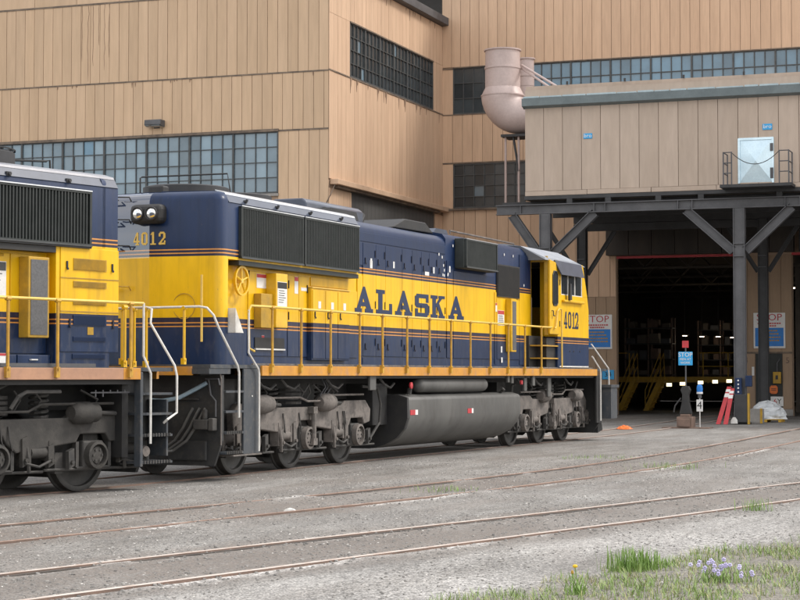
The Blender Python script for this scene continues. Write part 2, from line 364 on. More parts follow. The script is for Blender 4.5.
def ground_info(x, y):
    z = -.010; dark = 0; white = 0
    for k, T in enumerate(TRACKS):
        if x < T[0].x or x > T[-1].x: continue
        sd, tz = near_track(x, y, T); a = abs(sd)
        if a < 2.6:
            wgt = max(0, 1 - max(0, a - 1.1) / 1.5); z += tz * wgt
            if a < 1.3: dark = max(dark, (1.15 - max(0, a - .7) * 1.2) * (.8 + .7 * fb(x, y, .35, 3)))
            band = max(0, 1 - abs(a - .80) / .16)
            if k == 1 and .45 < a < 1.05: z += .03 * max(0, fb(x * .5, y, .9, 17) + .05) * (1.3 if x < 32 else .7)
            if k == 2 and .45 < a < 1.05: z += .022 * max(0, fb(x * .5, y, .9, 19) - .12)
            n1 = fb(x * .45, y * 1.2, .7, 11 + k)
            if k > 0: white = max(white, band * max(0, min(1, (n1 + .12) * 3.4)))
    if y < 26 and x < 64: z += fb(x, y, .7, 5) * .008 + fb(x, y, 3., 7) * .005
    # grass verge: everything nearer than a line from (13.1,4.7) to (19.7,2.8)
    gl = 4.70 - (x - 13.1) * .283 + fb(x, y, .8, 21) * .35
    g = max(0, min(1, (gl - y) / .35))
    n2 = fb(x * .35, y * 1.4, .55, 31)
    dark = max(dark, .5 * max(0, min(1, (n2 - .05) * 2)))
    sd3 = near_track(x, y, T3)[0] if -10 < x < 99 else 0
    path = max(0, min(1, (-sd3 - 1.15) / .35)) * (1 - g) * (.62 + .9 * fb(x * .5, y * 1.3, .8, 41))
    white = max(white, .30 * max(0, path))
    if x > 63: dark *= .3; white *= .3
    return z, max(0, min(1, dark)), max(0, min(1, white)), g
def lin(a, b, st):
    n = int(round((b - a) / st)); return [a + (b - a) * i / n for i in range(n)]
gx = [-400, -200, -100, -50, -25, -12, -5, 0] + lin(4, 9, 1) + lin(9, 40, .17) + lin(40, 66, .35) + [66, 72, 80, 100, 140, 200, 300, 500]
gy = [-400, -200, -100, -50, -25, -12, -5] + lin(-2, 0, .5) + lin(0, 16, .15) + lin(16, 20, .5) + [20, 24, 30, 45, 80, 150, 300, 500]
gv = []; gc = []
for y in gy:
    for x in gx:
        z, d, wt, g = ground_info(x, y) if -15 < x < 110 and -20 < y < 30 else (-.010, 0, 0, 0)
        gv.append((x, y, z)); gc.append((d, wt, g, 1))
nx = len(gx); gf = [(j * nx + i, j * nx + i + 1, (j + 1) * nx + i + 1, (j + 1) * nx + i) for j in range(len(gy) - 1) for i in range(nx - 1)]
gm = MB(); gm.add(gv, gf)
m, n, l, p = newmat('yard_ground')
v, _ = coords(n, l)
a1, f1 = noise_col(n, l, v, .55, (.292, .286, .278), (.20, .195, .189), .34, .68, 8)
a2, f2 = noise_col(n, l, v, 14, (.62, .62, .62), (1.18, 1.18, 1.18), .3, .7, 6)
a3, f3 = noise_col(n, l, v, 55, (.30, .30, .30), (1.55, 1.54, 1.52), .36, .66, 3)
v2, _q = coords(n, l, (.35, 1.6, 1)); a4, f4 = noise_col(n, l, v2, 1.3, (.80, .775, .75), (1.12, 1.11, 1.10), .36, .64, 6)
c = mixn(n, l, 'MULTIPLY', 1, mixn(n, l, 'MULTIPLY', 1, mixn(n, l, 'MULTIPLY', 1, a1, a2), a3), a4)
at = n.new('ShaderNodeVertexColor'); at.layer_name = 'wear'; sp = n.new('ShaderNodeSeparateColor'); l.new(at.outputs[0], sp.inputs[0])
def modfac(o, k):
    mu = n.new('ShaderNodeMath'); mu.operation = 'MULTIPLY'; l.new(o, mu.inputs[0])
    mr = n.new('ShaderNodeMapRange'); mr.inputs['From Min'].default_value = .3; mr.inputs['From Max'].default_value = .62; mr.inputs['To Max'].default_value = k; l.new(f2, mr.inputs[0]); l.new(mr.outputs[0], mu.inputs[1]); return mu.outputs[0]
dk, _f = noise_col(n, l, v, 30, (.10, .080, .066), (.195, .162, .14), .3, .7)
c = mixn(n, l, 'MIX', modfac(sp.outputs[0], .85), c, dk)
c = mixn(n, l, 'MIX', modfac(sp.outputs[1], 1.0), c, mixn(n, l, 'MULTIPLY', .5, a3, (.60, .57, .545)))
so, _f = noise_col(n, l, v, 9, (.13, .115, .085), (.24, .22, .18), .35, .65)
c = mixn(n, l, 'MIX', modfac(sp.outputs[2], .9), c, mixn(n, l, 'MULTIPLY', 1, so, a3))
l.new(c, p.inputs['Base Color']); p.inputs['Roughness'].default_value = .85
bump(n, l, p, f3, .55, .012)
ground = struct(gm.build('ground', m))
ca = ground.data.color_attributes.new('wear', 'FLOAT_COLOR', 'POINT')
ca.data.foreach_set('color', [q for c_ in gc for q in c_])
for q in ground.data.polygons: q.use_smooth = True

# ------------------------------------------------------------------ workshop building
XF, XB, YC = 64.7, 77.8, 26.575
bld = empty('workshop_building', (XB, YC, 0), 0, 'tall tan metal-clad railway workshop with bands of multi-pane windows', 'building')
SH = Vector((XB, YC, 0))
B = lambda *a: tuple(Vector(a) - SH)
PW = .422
def px_panels(wall, xpl, y_hi, y_lo, z0, z1, m, pw=PW, th=.03, skip=None):
    """vertical cladding panels on a wall facing -X, from y_hi (photo left) down to y_lo"""
    me = bxm('panel', m, SH.x - th, SH.x, SH.y - pw + .012, SH.y - .006, SH.z + z0, SH.z + z1)
    y = y_hi
    while y > y_lo + .02:
        ww = min(pw, y - y_lo)
        mm = me if ww > pw - .01 else bxm('panel', m, SH.x - th, SH.x, SH.y - ww + .008, SH.y - .006, SH.z + z0, SH.z + z1)
        o = inst(mm, 'panel', wall, (xpl - SH.x, y - SH.y, 0)); o.location.x -= random.uniform(0, .006); y -= pw
def py_panels(wall, ypl, x0, x1, z0, z1, m, pw=PW, th=.03):
    """panels on a wall facing -Y"""
    me = bxm('panel', m, SH.x + .005, SH.x + pw - .010, SH.y - th, SH.y, SH.z + z0, SH.z + z1)
    x = x0
    while x < x1 - .02:
        ww = min(pw, x1 - x)
        mm = me if ww > pw - .01 else bxm('panel', m, SH.x + .005, SH.x + ww - .008, SH.y - th, SH.y, SH.z + z0, SH.z + z1)
        o = inst(mm, 'panel', wall, (x - SH.x, ypl - SH.y, 0)); o.location.y -= random.uniform(0, .006); x += pw
def window(parent, face, pl, a0, a1, z0, z1, cols, rows, m, grp=0, fr=.03, open_=()):
    """steel sash window: a frame (with its panes as sub-parts). face 'x': wall facing -X, a = y; 'y': wall facing -Y, a = x"""
    b = MB(); d0, d1 = -.05, .02; pa = (a1 - a0) / cols; pz = (z1 - z0) / rows
    def bar(u0, u1, w0, w1, dd=0):
        if face == 'x': b.box(pl + d0 - dd, pl + d1, u0, u1, w0, w1)
        else: b.box(u0, u1, pl + d0 - dd, pl + d1, w0, w1)
    for i in range(cols + 1):
        big = grp and i % grp == 0
        w_ = .075 if big else fr
        if i in (0, cols): w_ = .06
        u = a0 + i * pa; bar(u - w_ / 2, u + w_ / 2, z0, z1, .02 if big else 0)
    for j in range(rows + 1):
        w_ = .08 if j in (0, rows) else fr * .9
        z = z0 + j * pz; bar(a0, a1, z - w_ / 2, z + w_ / 2, .004)
    fo = b.build('window', MULL, parent)
    if face == 'x': me = bxm('pane', m, SH.x - .006, SH.x + .006, SH.y - pa / 2 + .008, SH.y + pa / 2 - .008, SH.z - pz / 2 + .008, SH.z + pz / 2 - .008)
    else: me = bxm('pane', m, SH.x - pa / 2 + .008, SH.x + pa / 2 - .008, SH.y - .006, SH.y + .006, SH.z - pz / 2 + .008, SH.z + pz / 2 - .008)
    alt = me.copy(); alt.materials.clear(); alt.materials.append(PANES if m is PANEB else PANEB)
    for i in range(cols):
        for j in range(rows):
            u = a0 + (i + .5) * pa; z = z0 + (j + .5) * pz
            o = inst(me, 'pane', fo, (pl - SH.x, u - SH.y, z) if face == 'x' else (u - SH.x, pl - SH.y, z))
            if random.random() < .03: o.data = alt
            o.rotation_euler = (random.gauss(0, .006), random.gauss(0, .006), random.gauss(0, .006))
    return fo

# west wing: front facing the camera
fw = MB(); fw.box(XF + .012, XF + .3, YC + .02, 52, 0, 8.45).box(XF + .012, XF + .3, YC + .02, 52, 10.95, 17.3).box(XF + .012, XF + .3, YC + .02, 28.60, 8.45, 10.95)
fw = fw.build('front_wall', SEAM, bld)
px_panels(fw, XF, 43.0, YC + .0, 13.10, 16.20, SIDING)
px_panels(fw, XF, 43.0 - .21, YC + .0, 10.92, 13.05, SIDING)
px_panels(fw, XF, 28.62, YC, 6.0, 10.86, SIDING)
px_panels(fw, XF, 43.0, YC, 16.26, 17.25, SIDING, 1.9)
MB().box(XF - .05, XF + .01, YC, 43, 13.045, 13.10).build('flashing', FLASH, fw)
MB().box(XF - .05, XF + .01, YC, 28.62, 10.855, 10.915).build('flashing', FLASH, fw)
MB().box(XF - .05, XF + .01, YC, 43, 16.195, 16.26).build('flashing', FLASH, fw)
MB().box(XF - .09, XF + .02, 28.60, 47.5, 10.86, 10.96).build('window_lintel', FLASH, fw)
window(fw, 'x', XF + .03, 28.64, 28.64 + .4625 * 40, 8.55, 10.86, 40, 4, PANEB, 4)
MB().box(XF - .08, XF, 28.60, 47.5, 8.42, 8.52).build('window_sill', CONC, fw)
for yy, zz, dz in ((36.78, 16.19, 3.0), (36.30, 16.19, 1.6), (36.05, 16.19, 2.6), (37.05, 16.19, 2.2), (35.85, 16.19, 2.1), (36.55, 16.19, 2.4)):
    pts = [(XF - .034, yy + random.gauss(0, .012), zz - dz * k / 9) for k in range(10)]
    MB().tube(pts, [.012] * 9 + [.004], 4).build('rust_streak', STREAK, fw)
# wing side facing the canopy (looks down the yard)
sw = MB(); sw.box(XF + .02, XB, YC + .012, YC + .3, 8.9, 13.08).box(XF + .02, 66.76, YC + .012, YC + .3, 13.08, 15.26).box(76.5, XB, YC + .012, YC + .3, 13.08, 15.26)
sw.box(XF + .02, XB, YC + .012, YC + .3, 15.26, 17.0).box(XF + .3, 66.95, YC + .012, YC + .3, 0, 8.9).box(76.7, XB, YC + .012, YC + .3, 0, 8.9)
sw = sw.build('side_wall', SEAM, bld)
py_panels(sw, YC, XF - .03, 66.74, 13.13, 15.26, SIDING2)
py_panels(sw, YC, 76.52, XB, 13.13, 15.26, SIDING2)
py_panels(sw, YC, XF - .03, XB, 15.27, 16.98, SIDING2)
py_panels(sw, YC, XF - .03, XB, 9.02, 13.07, SIDING2)
py_panels(sw, YC, XF - .03, 66.93, 5.5, 8.66, SIDING2, .7)
py_panels(sw, YC, 76.72, XB, 5.5, 8.66, SIDING2, .55)
MB().box(XF - .03, XB, YC - .06, YC + .01, 13.075, 13.125).build('flashing', FLASH, sw)
MB().box(XF + .1, XB - .02, YC - .35, YC - .002, 8.80, 9.0).build('door_track_cover', SIDING2, sw, bevel=.02)
MB().box(XF + .5, XB - .9, YC - .22, YC - .01, 8.70, 8.795).build('door_track', FLASH, sw)
MB().tube([(XF + .15, YC - .2, 8.8), (XF - .05, YC - .1, 8.4), (XF - .06, YC + .35, 7.6)], .02, 5).build('stay_rod', FLASH, sw)
window(sw, 'y', YC + .03, 66.78, 76.48, 13.16, 15.23, 24, 4, PANED, 4)
MB().box(66.74, 76.52, YC - .07, YC + .01, 15.225, 15.28).build('window_lintel', FLASH, sw)
gt = MB(); gt.prism([(YC - .32, 17.36), (YC - .32, 17.02), (YC + .05, 16.99), (YC + .05, 17.36)], 'x', XF - .2, XB - .02); gt.build('gutter', STEEL, sw, bevel=.02)
for k in range(32):
    top = random.random(); x = random.uniform(XF + .1, XB - .2); z = 13.07 if top < .6 else 16.98; dz = abs(random.gauss(0, .28)) + .06
    if z > 16 and x < 70: continue
    MB().tube([(x, YC - .037, z), (x + random.gauss(0, .01), YC - .036, z - dz * .5), (x, YC - .036, z - dz)], [.035, .022, .006], 5).build('drip_stain', STREAK, sw)
for k in range(13):
    y = random.uniform(27, 42); z = 13.04; dz = abs(random.gauss(0, .12)) + .04
    MB().tube([(XF - .036, y, z), (XF - .035, y, z - dz * .5), (XF - .035, y, z - dz)], [.03, .02, .006], 5).build('drip_stain', STREAK, fw)
dr = MB().box(66.97, 76.68, YC + .03, YC + .1, 0, 8.90).build('sliding_door', DOORG, bld)
pk = bxm('plank', DOORG, SH.x, SH.x + .425, SH.y - .02, SH.y, 0, 8.62)
for k in range(22): inst(pk, 'plank', dr, (67.0 + k * .44 - SH.x, YC + .028 - SH.y, 0))
# back wall, above the canopy and behind it
bw = MB(); YR = -6.0
bw.box(XB + .012, XB + .3, YR, YC, 15.16, 21).box(XB + .012, XB + .3, YR, YC, 10.95, 13.05).box(XB + .012, XB + .3, YR, 22.78, 6.62, 10.95).box(XB + .012, XB + .3, 26.05, YC, 6.62, 15.16)
bw.box(XB + .012, XB + .3, 22.78, 26.05, 6.62, 8.92).box(XB + .012, XB + .3, 18.78, YC, 0, 6.62).box(XB + .012, XB + .3, 22.50, 22.86, 13.05, 15.16)
bw = bw.build('back_wall', SEAM, bld)
px_panels(bw, XB, YC - .03, 6.5, 15.17, 20.6, SIDING2)
px_panels(bw, XB, YC - .03, 15.5, 10.97, 13.04, SIDING2, .46)
px_panels(bw, XB, YC - .03, 26.06, 13.09, 15.06, SIDING2, .6)
px_panels(bw, XB, YC - .03, 26.06, 8.95, 10.90, SIDING2, .6)
px_panels(bw, XB, YC - .03, 18.8, 5.0, 8.86, SIDING2, .5)
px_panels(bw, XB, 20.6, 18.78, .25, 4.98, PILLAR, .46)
MB().box(XB - .05, XB + .01, 22.4, YC - .04, 13.04, 13.085).build('flashing', FLASH, bw)
MB().box(XB - .05, XB + .01, 15.5, YC - .04, 10.905, 10.965).build('flashing', FLASH, bw)
MB().box(XB - .16, XB - .002, 12, YC - .36, 8.86, 8.94).build('flashing', FLASH, bw)
MB().box(XB - .06, XB + .01, 26.06, YC - .04, 15.065, 15.11).build('flashing', FLASH, bw)
window(bw, 'x', XB + .03, 22.86, 26.04, 13.10, 15.12, 7, 3, PANED, 0, .035)
window(bw, 'x', XB + .03, 6.8, 22.48, 13.10, 15.12, 36, 3, PANES, 4, .04)
window(bw, 'x', XB + .03, 22.80, 26.03, 8.98, 10.88, 7, 4, PANED, 0, .035)
MB().box(XB - .07, XB + .01, 6.8, 26.05, 15.12, 15.165).build('window_lintel', FLASH, bw)
# doorway pillars and shop floor behind them
pl_ = MB().box(XB + .02, XB + .5, 11.45, 13.72, 0, 6.62).build('pillar', SEAM, bld)
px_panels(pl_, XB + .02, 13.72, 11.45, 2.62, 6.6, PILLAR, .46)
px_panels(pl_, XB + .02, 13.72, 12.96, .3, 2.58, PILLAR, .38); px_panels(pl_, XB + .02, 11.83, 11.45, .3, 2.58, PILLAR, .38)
MB().box(XB - .05, XB + .02, 11.45, 13.72, 2.565, 2.635).build('band', FLASH, pl_)
MB().box(XB - .02, XB + .018, 11.85, 12.94, .02, 2.56).build('door', DGREEN, pl_, bevel=.01)
MB().box(XB - .12, XB + .018, 11.42, 11.82, 0, .28).box(XB - .12, XB + .018, 12.97, 13.74, 0, .28).build('plinth', CONC, pl_, bevel=.02)
MB().box(XB - .12, XB + .01, 18.74, 20.6, 0, .24).build('plinth', CONC, bw, bevel=.02)
HEADER_SHADE = mat('dark_header_shade', (.055, .045, .038), (.035, .03, .027), .8, scale=1.2, stretch=(1, 1, .2))  # for dark boxes added to stand in for canopy shade above the doors
for q in range(8): MB().box(XB - .5, XB - .04, 11.3 + q * .98, 12.26 + q * .98, 6.72, 7.94).build('header_shade_box', HEADER_SHADE, bld, bevel=.01)
for q in range(6): MB().box(XB - .5, XB - .04, 4.2 + q * 1.15, 5.33 + q * 1.15, 6.72, 7.94).build('header_shade_box', HEADER_SHADE, bld, bevel=.01)
MB().box(XB - .06, XB + .01, 13.74, 18.76, 6.60, 6.70).build('door_header', RED, bw)
MB().box(XB - .06, XB + .01, 6.0, 11.43, 6.60, 6.70).build('door_header', RED, bw)
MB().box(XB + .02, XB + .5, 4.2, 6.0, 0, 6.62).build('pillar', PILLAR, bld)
XE = 122
MB().box(XF + .05, XB, YC + .05, 52, 17.3, 17.42).build('roof', STEEL, bld)
MB().box(XB + .02, XE, YR, 52, 20.8, 21.0).box(XB + .31, XE, YR, YR + .2, 8.9, 20.8).build('roof', STEEL, bld)
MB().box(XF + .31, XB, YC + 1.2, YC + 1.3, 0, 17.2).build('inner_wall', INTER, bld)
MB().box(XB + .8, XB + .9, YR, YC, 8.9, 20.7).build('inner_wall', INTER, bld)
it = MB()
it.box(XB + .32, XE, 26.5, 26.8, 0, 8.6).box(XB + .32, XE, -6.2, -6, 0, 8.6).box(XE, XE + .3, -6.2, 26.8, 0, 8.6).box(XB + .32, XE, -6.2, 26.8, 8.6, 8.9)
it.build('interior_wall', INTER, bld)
MB().box(XB + .35, XE, YR, 4.2, 0, 8.5).build('interior_partition', INTER, bld)
for k in range(5):
    x = 84 + k * 8
    t = MB().box(x, x + .25, -5.9, 26.4, 7.6, 8.1)
    for q in range(16): t.tube([(x + .1, -5 + q * 2, 6.6), (x + .1, -4 + q * 2, 7.6), (x + .1, -3 + q * 2, 6.6)], .05, 4)
    t.box(x, x + .2, -5.9, 26.4, 6.5, 6.6).build('roof_truss', INTER, bld)
for x in (86, 94, 102, 110): MB().box(x, x + .3, 12.2, 12.5, 0, 7.6).build('interior_column', INTER, bld)
SH = Vector((0, 0, 0))

# wall lamp on the wing front
la = empty('wall_lamp', (XF, 33.73, 11.37), 0, 'grey box floodlight on the tan wall above the long window band', 'lamp'); SH = Vector((XF, 33.73, 11.37))
MB().prism([(XF - .45, 11.30), (XF - .42, 11.50), (XF - .05, 11.50), (XF - .05, 11.24), (XF - .3, 11.24)], 'y', 33.38, 34.08).build('housing', STEEL, la, bevel=.02)
MB().prism([(XF - .45, 11.285), (XF - .3, 11.225), (XF - .06, 11.225), (XF - .06, 11.238), (XF - .3, 11.238)], 'y', 33.42, 34.04).build('lens', LENS, la)
MB().box(XF - .05, XF - .028, 33.6, 33.86, 11.2, 11.54).build('bracket', STEELD, la)
SH = Vector((0, 0, 0))

# ------------------------------------------------------------------ raised annex on its steel canopy frame
AY0, AY1 = -3.0, 18.95
an = empty('canopy_annex', (XF, 11.24, 0), 0, 'raised taupe panelled annex on a dark steel canopy frame over the tracks', 'building'); SH = Vector((XF, 11.24, 0))
body = MB().box(XF + .04, XB - .2, AY0, AY1 - .03, 8.08, 11.9).build('body', SEAM, an)
px_panels(body, XF + .03, AY1, AY0, 8.26, 11.30, ANNEXM, .695, .04)
py_panels(body, AY0 + .03, XF + .04, XB - .3, 8.26, 11.30, ANNEXM, .695, .04)
for k in range(10):                                            # stepped base strip
    y1 = AY1 - k * 2.3; MB().box(XF - .02 - .03 * (k % 2), XF + .03, y1 - 2.28, y1, 8.09, 8.25).build('base_strip', ANNEXM, body)
MB().box(XF + .1, XF + .35, AY0, AY1 - .01, 11.9, 12.05).box(XF - .02, XF + .35, AY0, AY1 - .01, 11.62, 11.9).build('parapet', ANNEXM, an)
MB().prism([(XF - .26, 11.58), (XF - .24, 11.30), (XF + .03, 11.22), (XF + .03, 11.58)], 'y', AY0, AY1 + .06).build('gutter', GUTT, an, bevel=.01)
lip = MB()
y = AY1
while y > AY0:
    wl_ = random.uniform(.5, 1.1); lip.box(XF - .25, XF - .03, max(AY0, y - wl_ + .06), y, 11.585, 11.605 + random.uniform(.02, .05)); y -= wl_
lip.build('gutter_lip', GUTL, an)
for k in range(8): MB().cyl((XF + .05, 17.4 - k * 2.1, 12.05), (XF + .05, 17.4 - k * 2.1, 12.16), .04, 6).build('roof_bolt', STEELD, an)
def ibeam(ax, a, b, c, d0, d1, z0, z1, m, parent, name, fl=.03):
    """I section running along y (ax 'y') from a to b: flange between d0 and d1"""
    q = MB(); mid = .5 * (d0 + d1)
    q.box(d0, d1, a, b, z0, z0 + fl); q.box(d0, d1, a, b, z1 - fl, z1); q.box(mid - .012, mid + .012, a, b, z0 + fl, z1 - fl)
    return q
bm = ibeam('y', AY0, 20.02, 0, XF - .13, XF + .13, 7.43, 7.78, STEEL, an, 'beam')
for yy in (16.0, 16.4, 19.1, 13.4, 12.9, 9.7, 9.2, 6.5): bm.box(XF - .12, XF + .12, yy - .012, yy + .012, 7.46, 7.75)
bm.build('beam', STEEL, an)
MB().box(XF - .06, XF + .2, AY0, AY1 + .02, 7.95, 8.075).build('edge_beam', STEELD, an)
for yy in (17.3, 15.9, 14.1, 12.6, 9.9, 8.2): MB().box(XF - .08, XF + .08, yy - .1, yy + .1, 7.785, 7.945).build('packing', STEELD, an)
for k in range(5):
    x = XF + .6 + k * 3.05; MB().box(x, x + .16, AY0, 20 if k == 0 else AY1, 7.6, 7.94).build('joist', STEELD, an)
MB().box(XF + .21, XB - .2, AY0, AY1, 7.95, 8.075).build('soffit', INTER, an)
def column(x, y, z1, m, base=True, w_=.34, wf=.26):
    q = MB(); q.box(x - wf / 2, x - wf / 2 + .025, y - w_ / 2, y + w_ / 2, 0, z1).box(x + wf / 2 - .025, x + wf / 2, y - w_ / 2, y + w_ / 2, 0, z1).box(x - wf / 2 + .025, x + wf / 2 - .025, y - .012, y + .012, 0, z1)
    # flanges seen edge-on either side of the web face
    q.box(x - wf / 2 - .06, x + wf / 2 + .02, y - w_ / 2 - .025, y - w_ / 2, 0, z1).box(x - wf / 2 - .06, x + wf / 2 + .02, y + w_ / 2, y + w_ / 2 + .025, 0, z1)
    o = q.build('column', m, an)
    if base: MB().box(x - .28, x + .28, y - .32, y + .32, -.03, .05).build('base_plate', STEELD, o)
    for zz in (6.18, 5.75): MB().box(x - wf / 2 - .085, x - wf / 2 - .001, y - w_ / 2 + .002, y + w_ / 2 - .002, zz, zz + .03).build('stiffener', STEEL, o)
    return o
def brace(p, q, m, wd=.31, th=.26):
    p, q = Vector(p), Vector(q); d = (q - p).normalized(); nrm = d.cross(Vector((1, 0, 0))).normalized(); b = MB()
    for o0, o1, x0, x1 in ((-wd / 2, -wd / 2 + .025, -th / 2, th / 2), (wd / 2 - .025, wd / 2, -th / 2, th / 2), (-wd / 2 + .025, wd / 2 - .025, -.012, .012)):
        v = [c + nrm * o + Vector((xx, 0, 0)) for c in (p, q) for o in (o0, o1) for xx in (x0, x1)]
        b.add(v, [(0, 1, 3, 2), (4, 6, 7, 5), (0, 4, 5, 1), (2, 3, 7, 6), (0, 2, 6, 4), (1, 5, 7, 3)])
    return b.build('brace', m, an)
for cy in (18.19, 11.28, 4.37, -2.5):
    column(XF, cy, 7.42, STEEL)
    brace((XF, cy + .22, 5.95), (XF, cy + 1.85 if cy < 18 else cy + 1.25, 7.42), STEEL); brace((XF, cy - .22, 5.95), (XF, cy - 1.8, 7.42), STEEL)
for cy in (18.62, 11.58, 4.6):
    column(71.5, cy, 7.6, STEELD, True, .30, .3)
    brace((71.5, cy + .2, 5.6), (71.5, cy + 1.3, 7.3), STEELD, .16, .12); brace((71.5, cy - .2, 5.6), (71.5, cy - 1.3, 7.3), STEELD, .16, .12)
MB().box(71.4, 71.6, AY0, AY1, 7.3, 7.58).build('joist', STEELD, an)
# loading door with its little landing
dd = MB().add([(XF - .012, 11.27, 8.29), (XF - .012, 10.12, 8.29), (XF - .012, 10.12, 9.80), (XF - .012, 11.27, 9.80), (XF - .09, 10.70, 9.04), (XF + .02, 11.27, 8.29), (XF + .02, 10.12, 8.29), (XF + .02, 10.12, 9.80), (XF + .02, 11.27, 9.80)],
     [(0, 1, 4), (1, 2, 4), (2, 3, 4), (3, 0, 4), (0, 5, 6, 1), (1, 6, 7, 2), (2, 7, 8, 3), (3, 8, 5, 0), (8, 7, 6, 5)]).build('loading_door', SHEET, an)
MB().box(XF - .05, XF - .013, 10.08, 10.15, 8.27, 9.83).box(XF - .05, XF - .013, 11.24, 11.31, 8.27, 9.83).box(XF - .052, XF - .014, 10.1, 11.29, 9.76, 9.84).build('door_frame', SHEET, dd)
MB().box(XF - .10, XF - .052, 10.10, 10.2, 9.36, 9.62).box(XF - .10, XF - .052, 10.10, 10.2, 8.42, 8.78).build('hinge', STEEL, dd)
ld = MB().box(XF - .95, XF - .06, 9.35, 11.78, 8.06, 8.16).build('landing', STEELD, an)
for y0, y1 in ((11.66, 11.66), (9.45, 9.45)):
    r = MB()
    for x in (XF - .9, XF - .12): r.tube([(x, y0, 8.16), (x, y0, 9.28)], .025, 6)
    for z in (8.55, 8.9, 9.26): r.tube([(XF - .9, y0, z), (XF - .12, y0, z)], .02, 6)
    yy = y0 - .28 if y0 > 11 else y0 + .32
    r.tube([(XF - .9, yy, 8.16), (XF - .9, yy, 9.28)], .025, 6)
    for z in (8.55, 8.9, 9.26): r.tube([(XF - .9, y0, z), (XF - .9, yy, z)], .02, 6)
    r.build('guard_rail', STEEL, an)
MB().tube([(XF - .9, 11.38 - 1.61 * t, 9.25 - .42 * (1 - (2 * t - 1) ** 2)) for t in [k / 12 for k in range(13)]], .014, 5).build('chain', STEELD, an)
SH = Vector((0, 0, 0))
for (y0, y1, z0, z1), lb in (((16.47, 16.79, 10.06, 10.25), 'small light blue badge on the annex panels, left of the loading door'), ((10.13, 10.46, 10.09, 10.30), 'small light blue badge on the annex panels right above the loading door')):
    s = empty('wall_badge', (XF - .02, .5 * (y0 + y1), .5 * (z0 + z1)), 0, lb, 'badge', 'blue badges on the annex'); SH = s.location.copy()
    MB().box(XF - .035, XF - .012, y0, y1, z0, z1).build('plate', SIGNL, s, bevel=.01)
    SH = Vector((0, 0, 0)); text('lettering', 'bro', .19, LABELW, s, (-.017, 0, .01), FACE_NX, 1.05)

# exhaust ducts left of the annex
def duct(xc, yc, r, ztop, zel, label, elbow):
    o = empty('exhaust_duct', (xc, yc, zel), 0, label, 'duct', 'rooftop exhaust ducts'); global SH; SH = Vector((xc, yc, zel))
    b = MB().lathe([(r + .05, ztop), (r + .05, ztop - .05), (r, ztop - .06), (r, ztop - .68), (r + .035, ztop - .69), (r + .035, ztop - .76), (r + .01, ztop - .77), (r + .01, zel + .35), (r * 1.0, zel + .34), (r * .9, ztop - .1), (r * .93, ztop)], (xc, yc, 0), 'z', 28, True)
    b.build('stack', DUCTM, o, True)
    if elbow:
        # flared mitre hood that turns towards the annex wall
        e = MB(); N = 24; rings = []
        path = [((xc, yc, zel + .36), 0, 1.0), ((xc, yc, zel + .02), 0, 1.24)]
        for ph in range(10, 91, 10): a_ = R(ph); path.append(((xc, yc - .84 + .84 * math.cos(a_), zel - .80 * math.sin(a_)), ph, 1.24 - .22 * ph / 90))
        path.append(((xc, 18.93, zel - .80), 90, 1.0))
        v = []; f = []
        for (c, ang, k) in path:
            a = R(ang); dy = Vector((0, math.cos(a), -math.sin(a))); 
            for q in range(N):
                t = 2 * math.pi * q / N; v.append(Vector(c) + Vector((math.cos(t), 0, 0)) * r * k + dy * (math.sin(t) * r * k))
        for i in range(len(path) - 1):
            for q in range(N): f.append((i * N + q, i * N + (q + 1) % N, (i + 1) * N + (q + 1) % N, (i + 1) * N + q))
        e.add(v, f).build('elbow', DUCTM, o, True)
        MB().lathe([(r * 1.235, -.02), (r * 1.26, -.02), (r * 1.26, .02), (r * 1.235, .02)], (xc, yc, zel + .02), 'z', 28, True).build('seam_band', DUCTM, o)
        MB().box(xc - .6, xc + .5, yc - 1.3, yc - .1, zel - 1.66, zel - 1.56).build('support_frame', STEELD, o)
        for yy in (yc - .25, yc - .78):
            MB().tube([(xc - .45, yy, 8.02), (xc - .45, yy, zel - 1.56)], .045, 6).build('leg', DUCTM, o)
        MB().tube([(xc - .45, yc - .55, zel - 1.6), (xc - .45, yc - .78, zel - 3.0)], .05, 5).build('knee', STEELD, o)
        for dz in (0, .12): MB().tube([(xc + .3, yc - r, ztop - .7 + dz), (XF + 2.2, 18.2 - dz * 3, 12.0)], .045, 6).build('stay', DUCTM, o)
    else:
        MB().cyl((xc, yc, 11.9), (xc, yc, zel + .4), r, 20).build('riser', DUCTM, o, True)
    SH = Vector((0, 0, 0))
duct(70., 21.41, .68, 14.38, 12.55, 'large pinkish grey exhaust duct with a bulging elbow beside the annex', True)
duct(74., 21.60, .30, 14.70, 13.2, 'slim pinkish grey exhaust pipe standing behind the large duct', False)
MB_ = None

# ------------------------------------------------------------------ signs and things round the doors
def bigsign(yc, label):
    s = empty('safety_sign', (XB - .05, yc, 3.5), 0, label, 'sign', 'stop signs on the door pillars'); global SH; SH = s.location.copy(); X = XB - .05
    MB().box(X - .02, X + .01, yc - .65, yc + .65, 2.78, 4.24).build('board', LABELW, s, bevel=.015)
    MB().box(X - .026, X - .019, yc - .58, yc + .58, 2.86, 3.62).build('blue_field', SIGNB, s)
    SH = Vector((0, 0, 0)); text('stop_lettering', 'STOP', .40, RED, s, (-.024, 0, .54), FACE_NX, 1.1)
    for z, ww, m in ((.30, .95, RED), (.20, .6, RED), (.0, .62, OLIVE), (-.13, .66, OLIVE), (-.27, .86, OLIVE), (-.40, .8, OLIVE)):
        b = MB(); y = ww / 2
        while y > -ww / 2:
            k = random.uniform(.05, .1); b.box(-.032, -.022, y - k, y, z - .028, z + .028); y -= k + .025
        b.build('text_line', m, s)
bigsign(19.62, 'large blue and white stop sign on the pillar just past the locomotive cab')
bigsign(12.36, 'large blue and white stop sign half hidden by the inner canopy column')
